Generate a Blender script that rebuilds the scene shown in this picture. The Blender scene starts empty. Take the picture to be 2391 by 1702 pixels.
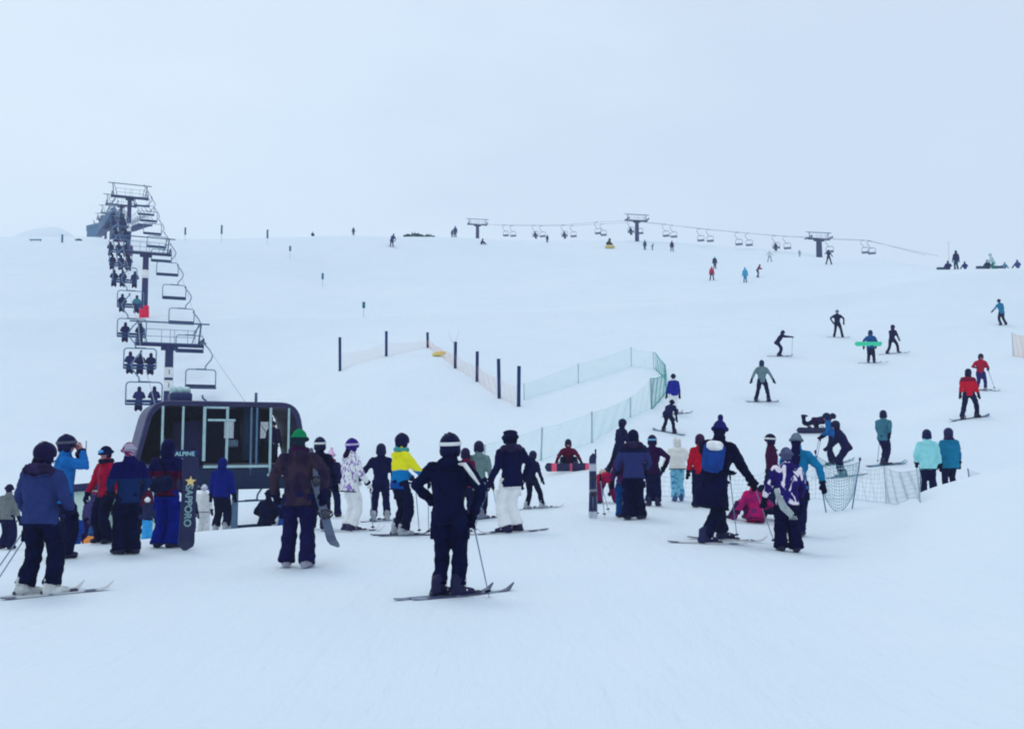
import bpy, bmesh, math, random
import numpy as np
from mathutils import Vector, Matrix, noise as mnoise
R = math.radians
random.seed(7)
scene = bpy.context.scene
COL = scene.collection

# ------------------------------------------------------------------ camera
IMG_W, IMG_H = 2391.0, 1702.0          # the photograph's own pixels
FOCAL = 2200.0                          # focal length in those pixels
EYE = 1.85                              # camera height above the flat snow, metres
PITCH = math.atan((1030 - IMG_H/2) / FOCAL)
cam_d = bpy.data.cameras.new('camera')
cam_d.sensor_fit = 'HORIZONTAL'; cam_d.sensor_width = 36.0
cam_d.lens = 36.0 * FOCAL / IMG_W
cam_d.clip_start = 0.1; cam_d.clip_end = 6000
cam = bpy.data.objects.new('camera', cam_d); COL.objects.link(cam)
cam.location = (0, 0, EYE); cam.rotation_euler = (math.pi/2 + PITCH, 0, 0)
scene.camera = cam

# ------------------------------------------------------------------ sky, sun, exposure
SUN_EL, SUN_AZ = R(62), R(-35)
world = bpy.data.worlds.new('World'); scene.world = world; world.use_nodes = True
nt = world.node_tree; nt.nodes.clear()
out = nt.nodes.new('ShaderNodeOutputWorld'); bg = nt.nodes.new('ShaderNodeBackground')
nt.links.new(bg.outputs[0], out.inputs[0]); bg.inputs[1].default_value = 0.10
sky = nt.nodes.new('ShaderNodeTexSky'); sky.sky_type = 'NISHITA'; sky.sun_disc = False
sky.sun_elevation = SUN_EL; sky.sun_rotation = SUN_AZ
tc = nt.nodes.new('ShaderNodeTexCoord'); sep = nt.nodes.new('ShaderNodeSeparateXYZ')
nt.links.new(tc.outputs['Generated'], sep.inputs[0])
# overcast cloud layer: large soft lobes, brighter towards the left where the sun hides
mp = nt.nodes.new('ShaderNodeMapping'); mp.inputs['Scale'].default_value = (1.0, 1.0, 2.6)
nt.links.new(tc.outputs['Generated'], mp.inputs[0])
nz = nt.nodes.new('ShaderNodeTexNoise'); nz.inputs['Scale'].default_value = 2.3
nz.inputs['Detail'].default_value = 5; nz.inputs['Roughness'].default_value = 0.5
nt.links.new(mp.outputs[0], nz.inputs['Vector'])
mr = nt.nodes.new('ShaderNodeMapRange'); mr.inputs[1].default_value = -0.55; mr.inputs[2].default_value = 0.55
mr.inputs[3].default_value = -0.12; mr.inputs[4].default_value = 0.60
nt.links.new(sep.outputs[0], mr.inputs[0])
ma = nt.nodes.new('ShaderNodeMath'); ma.operation = 'MULTIPLY_ADD'; ma.inputs[1].default_value = 1.0; 
nt.links.new(nz.outputs[0], ma.inputs[0]); nt.links.new(mr.outputs[0], ma.inputs[2])
rmp = nt.nodes.new('ShaderNodeValToRGB')
cr = rmp.color_ramp; cr.interpolation = 'EASE'
cr.elements[0].position = 0.30; cr.elements[0].color = (0.785, 0.900, 0.995, 1)
cr.elements[1].position = 1.05; cr.elements[1].color = (0.635, 0.742, 0.885, 1)
e = cr.elements.new(0.62); e.color = (0.725, 0.850, 0.975, 1)
nt.links.new(ma.outputs[0], rmp.inputs[0])
gain = nt.nodes.new('ShaderNodeVectorMath'); gain.operation = 'SCALE'; gain.inputs['Scale'].default_value = 10.6
nt.links.new(rmp.outputs[0], gain.inputs[0])
mx = nt.nodes.new('ShaderNodeMix'); mx.data_type = 'RGBA'; mx.inputs[0].default_value = 0.93
nt.links.new(sky.outputs[0], mx.inputs[6]); nt.links.new(gain.outputs[0], mx.inputs[7])
nt.links.new(mx.outputs[2], bg.inputs[0])
sun_d = bpy.data.lights.new('sun', 'SUN'); sun_d.energy = 0.5; sun_d.angle = R(20); sun_d.color = (1, 0.97, 0.93)
sun = bpy.data.objects.new('sun', sun_d); COL.objects.link(sun)
sun.rotation_euler = (math.pi/2 - SUN_EL, 0, math.pi - SUN_AZ)
vs = scene.view_settings; vs.view_transform = 'Standard'; vs.look = 'None'; vs.exposure = 0; vs.gamma = 1
scene.cycles.filter_width = 2.0
scene.cycles.use_denoising = True
scene.cycles.max_bounces = 6; scene.cycles.diffuse_bounces = 4; scene.cycles.glossy_bounces = 2
scene.cycles.transparent_max_bounces = 8; scene.cycles.volume_bounces = 1

# ------------------------------------------------------------------ materials
def lin(c): c /= 255.0; return c/12.92 if c <= .04045 else ((c+.055)/1.055)**2.4
def seen(r, g, b):   # own colour of a cloth that looks (r,g,b) under this blue-white overcast light
    return tuple(min(.85, max(.002, (lin(v)-a)/e)) for v, a, e in zip((r, g, b), (.003, .004, .005), (.52, .65, .83)))
_mats = {}
def base_mat(name, rough=.85, spec=.08):
    m = bpy.data.materials.new(name); m.use_nodes = True
    b = m.node_tree.nodes['Principled BSDF']
    b.inputs['Roughness'].default_value = rough; b.inputs['Specular IOR Level'].default_value = spec
    return m, m.node_tree, b
def objnoise(t, scale, detail=3, rough=.5):
    tcn = t.nodes.new('ShaderNodeTexCoord'); n = t.nodes.new('ShaderNodeTexNoise')
    n.inputs['Scale'].default_value = scale; n.inputs['Detail'].default_value = detail; n.inputs['Roughness'].default_value = rough
    t.links.new(tcn.outputs['Object'], n.inputs['Vector']); return tcn, n
def ramp(t, src, stops, mode='LINEAR'):
    r = t.nodes.new('ShaderNodeValToRGB'); r.color_ramp.interpolation = mode
    el = r.color_ramp.elements
    while len(el) < len(stops): el.new(.5)
    for k, (p, c) in enumerate(stops): el[k].position = p; el[k].color = (*c, 1)
    t.links.new(src, r.inputs[0]); return r
def mul(c, k): return tuple(min(.9, v*k) for v in c)
def cloth(key, rgb, var=.3, rough=.88, spec=.07, raw=False):
    if key in _mats: return _mats[key]
    c = rgb if raw else seen(*rgb)
    if not raw and max(rgb) < 180: c = mul(c, .84)                # all but the pale cloth colours toned down evenly
    m, t, b = base_mat(key, rough, spec)
    tcn, n = objnoise(t, 7, 4)
    r = ramp(t, n.outputs[0], [(.3, mul(c, 1-var)), (.7, mul(c, 1+var))])
    t.links.new(r.outputs[0], b.inputs['Base Color'])
    n2 = t.nodes.new('ShaderNodeTexNoise'); n2.inputs['Scale'].default_value = 22; n2.inputs['Detail'].default_value = 4
    t.links.new(tcn.outputs['Object'], n2.inputs['Vector'])
    bp = t.nodes.new('ShaderNodeBump'); bp.inputs['Strength'].default_value = .35; bp.inputs['Distance'].default_value = .02
    t.links.new(n2.outputs[0], bp.inputs['Height']); t.links.new(bp.outputs[0], b.inputs['Normal'])
    _mats[key] = m; return m
def pattern(key, a, bcol, scale, pos=.5, stretch=(1, 1, 1), c3=None):      # printed fabric: blotches of a second colour
    if key in _mats: return _mats[key]
    m, t, b = base_mat(key, .88, .07)
    tcn = t.nodes.new('ShaderNodeTexCoord'); mpn = t.nodes.new('ShaderNodeMapping'); mpn.inputs['Scale'].default_value = stretch
    n = t.nodes.new('ShaderNodeTexNoise'); n.inputs['Scale'].default_value = scale; n.inputs['Detail'].default_value = 1.5
    n.inputs['Distortion'].default_value = .8
    t.links.new(tcn.outputs['Object'], mpn.inputs[0]); t.links.new(mpn.outputs[0], n.inputs['Vector'])
    st = [(0, seen(*a)), (pos, seen(*a)), (pos+.03, seen(*bcol)), (1, seen(*bcol))]
    if c3: st = [(0, seen(*c3)), (pos-.13, seen(*c3)), (pos-.11, seen(*a)), (pos, seen(*a)), (pos+.03, seen(*bcol)), (1, seen(*bcol))]
    r = ramp(t, n.outputs[0], st); t.links.new(r.outputs[0], b.inputs['Base Color'])
    _mats[key] = m; return m
def banded(key, stops, axis=2, wob=.02):        # cut-and-sewn panels stacked up the garment: [(height, colour), ...] from the hem up
    if key in _mats: return _mats[key]
    m, t, b = base_mat(key, .88, .07)
    tcn, n = objnoise(t, 6, 2)
    sp = t.nodes.new('ShaderNodeSeparateXYZ'); t.links.new(tcn.outputs['Object'], sp.inputs[0])
    a = t.nodes.new('ShaderNodeMath'); a.operation = 'MULTIPLY_ADD'; a.inputs[1].default_value = wob; t.links.new(n.outputs[0], a.inputs[0]); t.links.new(sp.outputs[axis], a.inputs[2])
    d = t.nodes.new('ShaderNodeMath'); d.operation = 'DIVIDE'; d.inputs[1].default_value = 2.0; t.links.new(a.outputs[0], d.inputs[0])
    st = []
    for k, (h, c) in enumerate(stops):
        st.append((max(0, h/2), seen(*c)))
        nh = stops[k+1][0]/2 - .004 if k+1 < len(stops) else 1
        st.append((nh, seen(*c)))
    r = ramp(t, d.outputs[0], st); t.links.new(r.outputs[0], b.inputs['Base Color'])
    _mats[key] = m; return m
def hard(key, rgb, rough=.45, spec=.3, var=.15, raw=False, scale=5):       # painted metal, plastic, wood
    if key in _mats: return _mats[key]
    c = rgb if raw else seen(*rgb)
    m, t, b = base_mat(key, rough, spec)
    tcn, n = objnoise(t, scale, 5, .6)
    r = ramp(t, n.outputs[0], [(.3, mul(c, 1-var)), (.7, mul(c, 1+var))])
    t.links.new(r.outputs[0], b.inputs['Base Color']); _mats[key] = m; return m

# ------------------------------------------------------------------ mesh helpers
class MB:
    def __init__(s): s.v = []; s.f = []
    def add(s, vs_, fs):
        o = len(s.v); s.v += [tuple(p) for p in vs_]; s.f += [tuple(i+o for i in q) for q in fs]; return s
    def rings(s, rr, closed=True, cap=True):
        n = len(rr[0]); vs_ = [p for r in rr for p in r]; fs = []
        for k in range(len(rr)-1):
            for i in range(n if closed else n-1):
                j = (i+1) % n; fs.append((k*n+i, k*n+j, (k+1)*n+j, (k+1)*n+i))
        if cap: fs.append(tuple(range(n-1, -1, -1))); fs.append(tuple(range((len(rr)-1)*n, len(rr)*n)))
        return s.add(vs_, fs)
    def tube(s, pts, rad, n=10, ref=None, ell=1.0):
        pts = [Vector(p) for p in pts]
        if not hasattr(rad, '__len__'): rad = [rad]*len(pts)
        rr = []; prev = None
        for k, p in enumerate(pts):
            a = pts[max(k-1, 0)]; c = pts[min(k+1, len(pts)-1)]; d = (c-a)
            d = d.normalized() if d.length > 1e-9 else Vector((0, 0, 1))
            if prev is None:
                r0 = Vector(ref) if ref else (Vector((1, 0, 0)) if abs(d.x) < .8 else Vector((0, 1, 0)))
            else: r0 = prev
            u = (r0 - d*r0.dot(d)); u = u.normalized() if u.length > 1e-6 else d.orthogonal().normalized()
            w = d.cross(u); prev = u
            rr.append([p + u*(rad[k]*math.cos(2*math.pi*i/n)) + w*(rad[k]*ell*math.sin(2*math.pi*i/n)) for i in range(n)])
        return s.rings(rr)
    def ell(s, c, r, n=14, m=9, rot=None):
        c = Vector(c); r = (r, r, r) if not hasattr(r, '__len__') else r
        rr = []
        for k in range(m+1):
            t = -math.pi/2 + math.pi*(k+.12)/(m+.24); z = math.sin(t); q = math.cos(t)
            ring = [Vector((r[0]*q*math.cos(2*math.pi*i/n), r[1]*q*math.sin(2*math.pi*i/n), r[2]*z)) for i in range(n)]
            rr.append([c + (rot @ p if rot else p) for p in ring])
        return s.rings(rr)
    def box(s, c, h, rot=None, bev=0.0):
        c = Vector(c); hx, hy, hz = h
        if bev <= 0:
            P = [Vector((x*hx, y*hy, z*hz)) for z in (-1, 1) for x, y in ((-1, -1), (1, -1), (1, 1), (-1, 1))]
            F = [(3, 2, 1, 0), (4, 5, 6, 7)] + [(i, (i+1) % 4, 4+(i+1) % 4, 4+i) for i in range(4)]
            return s.add([c + (rot @ p if rot else p) for p in P], F)
        rr = []
        b = min(bev, hx*.9, hy*.9, hz*.9)
        for z, k in ((-hz, b), (-hz+b, 0), (hz-b, 0), (hz, b)):
            ax, ay = hx-k, hy-k; q = b*.7
            ring = [(-ax+q, -ay), (ax-q, -ay), (ax, -ay+q), (ax, ay-q), (ax-q, ay), (-ax+q, ay), (-ax, ay-q), (-ax, -ay+q)]
            rr.append([c + ((rot @ Vector((x, y, z))) if rot else Vector((x, y, z))) for x, y in ring])
        return s.rings(rr)
    def build(s, name, mat, parent=None, smooth=True):
        me = bpy.data.meshes.new(name); me.from_pydata(s.v, [], s.f); me.update()
        bm_ = bmesh.new(); bm_.from_mesh(me); bmesh.ops.recalc_face_normals(bm_, faces=bm_.faces[:]); bm_.to_mesh(me); bm_.free()
        if smooth:
            for p in me.polygons: p.use_smooth = True
        o = bpy.data.objects.new(name, me); COL.objects.link(o)
        if mat: me.materials.append(mat)
        if parent: o.parent = parent
        return o
_bake = []
_wr = {}
def wrinkle(scale):
    if scale not in _wr:
        t = bpy.data.textures.new('cloth_folds', 'CLOUDS'); t.noise_scale = scale; t.noise_depth = 2; _wr[scale] = t
    return _wr[scale]
def fuse(o, vox, smooth=3, fold=0.0, fscale=.13):     # melt the lofted pieces of one part into one skin
    m = o.modifiers.new('r', 'REMESH'); m.mode = 'VOXEL'; m.voxel_size = vox; m.use_smooth_shade = True
    if smooth:
        k = o.modifiers.new('s', 'SMOOTH'); k.factor = .5; k.iterations = smooth
    if fold:
        d = o.modifiers.new('d', 'DISPLACE'); d.texture = wrinkle(fscale); d.strength = fold; d.mid_level = .5; d.texture_coords = 'LOCAL'
    _bake.append(o); return o
def bake_all():
    dg = bpy.context.evaluated_depsgraph_get()
    res = [(o, bpy.data.meshes.new_from_object(o.evaluated_get(dg))) for o in _bake]
    for o, me in res:
        old = o.data; mats = [m for m in old.materials]; o.modifiers.clear(); nm = old.name; o.data = me
        bpy.data.meshes.remove(old); me.name = nm
        me.materials.clear()
        for m in mats: me.materials.append(m)
        for p in me.polygons: p.use_smooth = True; p.material_index = 0
    _bake.clear()
def tag(o, label=None, cat=None, group=None, kind=None):
    for k, v in (('label', label), ('category', cat), ('group', group), ('kind', kind)):
        if v: o[k] = v
    return o
def empty(name, M, label=None, cat=None, group=None):
    o = bpy.data.objects.new(name, None); COL.objects.link(o); o.empty_display_size = .1
    o.matrix_world = M if isinstance(M, Matrix) else Matrix.Translation(M)
    return tag(o, label, cat, group)
def copy_tree(o, parent=None):
    c = o.copy(); COL.objects.link(c)
    if parent: c.parent = parent
    for ch in o.children: copy_tree(ch, c)
    return c

# ------------------------------------------------------------------ terrain
def slope_of(py):                      # height gained per metre of distance along the sight line at picture row py
    v = (IMG_H/2 - py)/FOCAL
    return (math.sin(PITCH) + v*math.cos(PITCH)) / (math.cos(PITCH) - v*math.sin(PITCH))
def Z(d, py): return EYE + d*slope_of(py)
def side_of(px, py): 
    v = (IMG_H/2 - py)/FOCAL
    return ((px - IMG_W/2)/FOCAL) / (math.cos(PITCH) - v*math.sin(PITCH))
LEFT_CREST = [(135, Z(135, 563)), (170, Z(170, 561.5)), (220, Z(220, 561)), (285, Z(285, 561)), (340, Z(340, 561)-8), (520, 66)]
TERR = [
 (-1400, [(-30, 0), (12, 0), (20, -.5), (36, -1.1), (47, .3), (61, 4.5), (85, 12.8), (110, 22.0)] + LEFT_CREST),
 (0,    [(-30, 0), (12, 0), (15, -.03), (19, -.38), (24, -.86), (36, -1.1), (47, .3), (61, 4.5), (85, 12.8), (110, 22.0)] + LEFT_CREST),
 (120,  [(-30, 0), (12, 0), (15.5, .0), (19, -.3), (24, -.9), (36, -1.15), (47, .3), (61, 4.5), (85, 12.8), (110, 22.0)] + LEFT_CREST),
 (220,  [(-30, 0), (12, 0), (16.8, .02), (20, -.45), (24, -1.0), (37, -1.2), (48, .3), (61, 4.5), (85, 12.8), (110, 22.0)] + LEFT_CREST),
 (450,  [(-30, 0), (12, 0), (18.3, .03), (23, -.40), (29, -1.4), (39, -1.7), (50, .3), (61, 4.4), (85, 12.8), (110, 22.1), (135, Z(135, 563)), (150, Z(150, 560)), (175, Z(175, 560)-2), (520, 60)]),
 (640,  [(-30, 0), (12, .02), (20, .02), (24, -.38), (30, -1.4), (39, -1.5), (50, .9), (61, 4.9), (85, 12.8), (110, 22.0), (135, Z(135, 568)), (150, Z(150, 554)), (175, Z(175, 553)-2), (520, 58)]),
 (800,  [(-30, 0), (12, .04), (17, .10), (22, .03), (30, .1), (40, 1.6), (51, Z(51, 866)), (61, 7.4), (85, 12.4), (98, Z(98, 741)), (115, Z(115, 669)), (130, Z(130, 600)), (150, Z(150, 551)), (175, Z(175, 550)-2), (520, 58)]),
 (1000, [(-30, 0), (12, .04), (17, .12), (22, .03), (30, .5), (37, 1.4), (44, 3.0), (55, 6.3), (61, 7.7), (85, 12.9), (115, 21.5), (140, 30.2), (160, Z(160, 554)), (185, Z(185, 553)-2), (520, 60)]),
 (1230, [(-30, 0), (12, .05), (17.4, .16), (22, .2), (30, .72), (37, 1.75), (44, 3.35), (61, 7.4), (85, 13), (115, 21.8), (140, 29.5), (160, Z(160, 560)), (185, Z(185, 559)-2), (520, 60)]),
 (1480, [(-30, 0), (12, .05), (14.5, .16), (19, .24), (24, .42), (30, 1.1), (36, 2.18), (41, 3.1), (63, 8.4), (85, 13.8), (115, 22.4), (150, Z(150, 580)), (172, Z(172, 564)), (200, Z(200, 563)-2), (520, 62)]),
 (1700, [(-30, 0), (12, .03), (14.5, .1), (19, .2), (25, .5), (32, 1.1), (42, 3.6), (63, 8.8), (85, 14.2), (115, 22.4), (150, Z(150, 588)), (172, Z(172, 573)), (200, Z(200, 572)-2), (520, 60)]),
 (1900, [(-30, 0), (12, 0), (16, .02), (24, .25), (31, .78), (42, 3.4), (63, 8.8), (85, 14.5), (110, Z(110, 620)), (154, Z(154, 599)), (168, Z(168, 592)), (195, Z(195, 591)-2), (520, 56)]),
 (2060, [(-30, 0), (11, 0), (16, .25), (18, .42), (20.5, .35), (25, .4), (31, 1.05), (38, 2.5), (48, 4.9), (63, 8.8), (85, 15), (105, Z(105, 614)), (130, Z(130, 606)), (160, Z(160, 606)-2), (520, 50)]),
 (2140, [(-30, 0), (11, .02), (14, .32), (18, Z(18, 1150)), (21, .6), (25, .40), (31, 1.15), (37, 2.6), (48, 5.1), (65, 9.5), (86, 16.2), (100, Z(100, 613)), (115, Z(115, 609)), (140, Z(140, 609)-2), (520, 45)]),
 (2250, [(-30, 0), (10, .04), (14, .5), (18, Z(18, 1118)), (21, .85), (25, .5), (30, 1.5), (35, Z(35, 978)), (50, 5.7), (67, 10), (88, Z(88, 619)), (97, Z(97, 613)), (120, Z(120, 613)-2), (520, 42)]),
 (2391, [(-30, 0), (10, .1), (14, .7), (18, Z(18, 1086)), (21, 1.2), (25, .9), (30, 1.7), (35, 2.8), (50, 5.7), (67, 10.2), (88, Z(88, 619)), (97, Z(97, 613)), (120, Z(120, 613)-2), (520, 42)]),
 (3800, [(-30, 0), (10, .2), (14, 1.0), (18, 1.9), (25, 1.7), (35, 3.0), (50, 5.7), (67, 10.2), (88, Z(88, 619)), (97, Z(97, 613)), (120, Z(120, 613)-2), (520, 42)]),
]
def pchip_coef(x, y):
    x = np.asarray(x, float); y = np.asarray(y, float); h = np.diff(x); dl = np.diff(y)/h; m = np.zeros(len(x))
    for i in range(1, len(x)-1):
        if dl[i-1]*dl[i] > 0:
            w1 = 2*h[i]+h[i-1]; w2 = h[i]+2*h[i-1]; m[i] = (w1+w2)/(w1/dl[i-1]+w2/dl[i])
    m[0] = dl[0]; m[-1] = dl[-1]; return x, y, m
def herm(x, y, m, q):
    q = np.clip(q, x[0], x[-1]); i = np.clip(np.searchsorted(x, q)-1, 0, len(x)-2)
    h = x[i+1]-x[i]; t = (q-x[i])/h
    return (y[i]*(1+2*t)*(1-t)**2 + m[i]*h*t*(1-t)**2 + y[i+1]*t*t*(3-2*t) + m[i+1]*h*t*t*(t-1))
_cols = [pchip_coef(*zip(*c)) for _, c in TERR]
_us = np.array([(p - IMG_W/2)/FOCAL for p, _ in TERR])
TU = np.linspace(_us[0], _us[-1], 560); TD = np.concatenate([np.linspace(-30, 0, 7)[:-1], np.linspace(0, 80, 321)[:-1], np.linspace(80, 210, 131)[:-1], np.linspace(210, 520, 78)])
def _table():
    A = np.stack([herm(*c, TD) for c in _cols], 1)
    G = np.stack([herm(*pchip_coef(_us, A[k]), TU) for k in range(len(TD))])
    du = TU[1]-TU[0]
    def blur(a, sig, axis):
        n = int(3*sig)+1; k = np.exp(-.5*(np.arange(-n, n+1)/sig)**2); k /= k.sum()
        p = [(0, 0), (0, 0)]; p[axis] = (n, n); b_ = np.pad(a, p, mode='edge')
        return np.apply_along_axis(lambda q: np.convolve(q, k, mode='valid'), axis, b_)
    B = blur(blur(G, .045/du, 1), 12, 0); S = blur(G, .012/du, 1)
    w = np.clip((TD-30)/15, 0, 1)*np.clip((132-TD)/30, 0, 1); w = (w*w*(3-2*w))[:, None]     # wind-packed: the open slope is smooth
    return S*(1-w) + B*w
TG = _table()
def tlook(u, d):
    iu = min(max((u-TU[0])/(TU[1]-TU[0]), 0), len(TU)-1.001); i = int(iu); fu = iu-i
    k = min(max(int(np.searchsorted(TD, d))-1, 0), len(TD)-2); fd = min(max((d-TD[k])/(TD[k+1]-TD[k]), 0), 1)
    return float((TG[k, i]*(1-fu)+TG[k, i+1]*fu)*(1-fd) + (TG[k+1, i]*(1-fu)+TG[k+1, i+1]*fu)*fd)
def bump_xy(x, y):
    k = min(1, max(0, (y-4)/10))
    b = .045*mnoise.noise((x*.35, y*.22, 3.1)) + .02*mnoise.noise((x*1.1, y*.8, 7.7))
    if y > 40: b += min(1, (y-40)/60)*.35*mnoise.noise((x*.05, y*.045, 1.7))
    return b*k
def ground(x, y):
    d = max(y, 2.5); u = min(max(x/d, _us[0]), _us[-1])
    return tlook(u, y) + bump_xy(x, y)
def ground_n(x, y):
    e_ = .4; return Vector((ground(x-e_, y)-ground(x+e_, y), ground(x, y-e_)-ground(x, y+e_), 2*e_)).normalized()
def spot(px, py, dmin=5.0, dmax=330.0):   # where the sight line through a picture point first meets the snow
    a, s_ = side_of(px, py), slope_of(py); d = dmin; step = .25
    f0 = 1
    while d < dmax:
        g = EYE + s_*d - ground(a*d, d)
        if g <= 0:
            lo, hi = d-step, d
            for _ in range(14):
                mid = (lo+hi)/2
                if EYE + s_*mid - ground(a*mid, mid) <= 0: hi = mid
                else: lo = mid
            return Vector((a*hi, hi, ground(a*hi, hi)))
        step = .25 if d < 60 else .6; d += step
    return None
def crest(px, py):                       # just clipped by the skyline: stand it on the crest itself
    a, s_ = side_of(px, py), slope_of(py); best = min(((EYE + s_*d - ground(a*d, d)), d) for d in np.arange(80, 200, 1.0)); d = float(best[1])
    return Vector((a*d, d, ground(a*d, d)))
def spot_d(px, d, py=1000):
    a = side_of(px, py); return Vector((a*d, d, ground(a*d, d)))

def snow_mat():
    m, t, b = base_mat('snow', .7, .12)
    tcn, n = objnoise(t, .35, 6, .55)
    n2 = t.nodes.new('ShaderNodeTexNoise'); n2.inputs['Scale'].default_value = .06; n2.inputs['Detail'].default_value = 3
    t.links.new(tcn.outputs['Object'], n2.inputs['Vector'])
    ad = t.nodes.new('ShaderNodeMath'); ad.operation = 'ADD'; t.links.new(n.outputs[0], ad.inputs[0]); t.links.new(n2.outputs[0], ad.inputs[1])
    r = ramp(t, ad.outputs[0], [(.75/2, (.725, .805, .87)), (1.25/2, (.77, .835, .89))])
    hf = t.nodes.new('ShaderNodeMath'); hf.operation = 'MULTIPLY'; hf.inputs[1].default_value = .5
    t.links.new(ad.outputs[0], hf.inputs[0]); t.links.new(hf.outputs[0], r.inputs[0])
    t.links.new(r.outputs[0], b.inputs['Base Color'])
    # packed, skied-over surface: long shallow scrapes and fine grain
    mpn = t.nodes.new('ShaderNodeMapping'); mpn.inputs['Scale'].default_value = (2.2, .5, 1); mpn.inputs['Rotation'].default_value = (0, 0, R(-38))
    t.links.new(tcn.outputs['Object'], mpn.inputs[0])
    n3 = t.nodes.new('ShaderNodeTexNoise'); n3.inputs['Scale'].default_value = 1.6; n3.inputs['Detail'].default_value = 6; n3.inputs['Roughness'].default_value = .6
    t.links.new(mpn.outputs[0], n3.inputs['Vector'])
    bp = t.nodes.new('ShaderNodeBump'); bp.inputs['Strength'].default_value = .6; bp.inputs['Distance'].default_value = .07
    t.links.new(n3.outputs[0], bp.inputs['Height'])
    last = bp                                                     # ski tracks: thin ridged lines in two directions
    for rot_, sc, seed in ((-62, .55, 0.0), (24, .42, 9.0), (-18, .35, 4.0)):
        mp2 = t.nodes.new('ShaderNodeMapping'); mp2.inputs['Rotation'].default_value = (0, 0, R(rot_)); mp2.inputs['Location'].default_value = (seed, seed, 0); mp2.inputs['Scale'].default_value = (1, .12, .12)
        t.links.new(tcn.outputs['Object'], mp2.inputs[0])
        w = t.nodes.new('ShaderNodeTexNoise'); w.inputs['Scale'].default_value = sc; w.inputs['Detail'].default_value = 3; w.inputs['Roughness'].default_value = .6
        t.links.new(mp2.outputs[0], w.inputs['Vector'])
        rg = ramp(t, w.outputs[0], [(0, (1, 1, 1)), (.478, (1, 1, 1)), (.5, (0, 0, 0)), (.522, (1, 1, 1)), (1, (1, 1, 1))], 'EASE')
        b2 = t.nodes.new('ShaderNodeBump'); b2.inputs['Strength'].default_value = .10; b2.inputs['Distance'].default_value = .05
        t.links.new(rg.outputs[0], b2.inputs['Height']); t.links.new(last.outputs[0], b2.inputs['Normal']); last = b2
    t.links.new(last.outputs[0], b.inputs['Normal'])
    return m
SNOW = snow_mat()
def build_ground():
    us = np.concatenate([np.linspace(_us[0], -.62, 14)[:-1], np.linspace(-.62, .62, 220), np.linspace(.62, _us[-1], 14)[1:]])
    ds = np.concatenate([np.linspace(2.5, 12, 40)[:-1], np.linspace(12, 70, 190)[:-1], np.linspace(70, 200, 120)[:-1], np.linspace(200, 520, 50)])
    mb = MB(); n = len(us)
    V = [(u*d, d, tlook(u, d) + bump_xy(u*d, d)) for k, d in enumerate(ds) for i, u in enumerate(us)]
    F = [(k*n+i, k*n+i+1, (k+1)*n+i+1, (k+1)*n+i) for k in range(len(ds)-1) for i in range(n-1)]
    mb.add(V, F)
    o0 = len(mb.v); x0, x1 = V[0][0], V[n-1][0]                       # the flat behind the photographer
    back = [(x*s_, y, 0) for y, s_ in ((-8, 3), (-60, 30)) for x in np.linspace(x0, x1, n)]
    mb.v += back
    mb.f += [(i, o0+i, o0+i+1, i+1) for i in range(n-1)] + [(o0+i, o0+n+i, o0+n+i+1, o0+i+1) for i in range(n-1)]
    o = mb.build('snow_ground', SNOW); tag(o, kind='structure')
build_ground()
hill_mb = MB()
rr_ = []
for k in range(9):
    t_ = k/8; q = math.cos(t_*math.pi/2)**.8
    rr_.append([Vector((-449 + 41*q*math.cos(a)*(1+.18*mnoise.noise((math.cos(a)*2, math.sin(a)*2, t_*2))), 905 + 60*q*math.sin(a), 165 + 42*math.sin(t_*math.pi/2)**1.15*(1+.05*math.cos(a*2+1)))) for a in [2*math.pi*i/40 for i in range(40)]])
hill_mb.rings(rr_)
tag(hill_mb.build('hill', SNOW), kind='structure')

# ------------------------------------------------------------------ people
BLACK = (12, 20, 54); NAVY = (20, 28, 84); SKIN = (150, 112, 128)
def ik(a, c, l1, l2, hint):
    a, c = Vector(a), Vector(c); v = c-a; d = v.length; L = l1+l2
    if d > L*.995: c = a + v*(L*.995/d); v = c-a; d = v.length
    k = (l1*l1 - l2*l2 + d*d)/(2*d); h = math.sqrt(max(l1*l1-k*k, 0)); n = v/d
    hv = Vector(hint); hv = hv - n*hv.dot(n); hv = hv.normalized() if hv.length > 1e-5 else n.orthogonal().normalized()
    return a + n*k + hv*h, c
def head_pts(mb, C, Rm, n):
    # skull, jaw, nose, brow, ears as overlapping forms; Rm turns the head
    T = lambda x, y, z: C + Rm @ Vector((x, y, z))
    mb.ell(T(0, -.012, .02), (.076, .096, .100), n, n*2//3, Rm)
    mb.ell(T(0, .022, -.05), (.056, .064, .068), n, n*2//3, Rm)
    mb.ell(T(0, .088, -.008), (.014, .026, .026), 8, 6, Rm)          # nose
    mb.ell(T(0, .072, .03), (.05, .022, .014), 8, 6, Rm)             # brow
    mb.ell(T(0, .070, -.052), (.026, .022, .012), 8, 6, Rm)          # mouth
    for sx in (-1, 1): mb.ell(T(sx*.078, -.006, .0), (.012, .024, .034), 8, 6, Rm)
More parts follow.
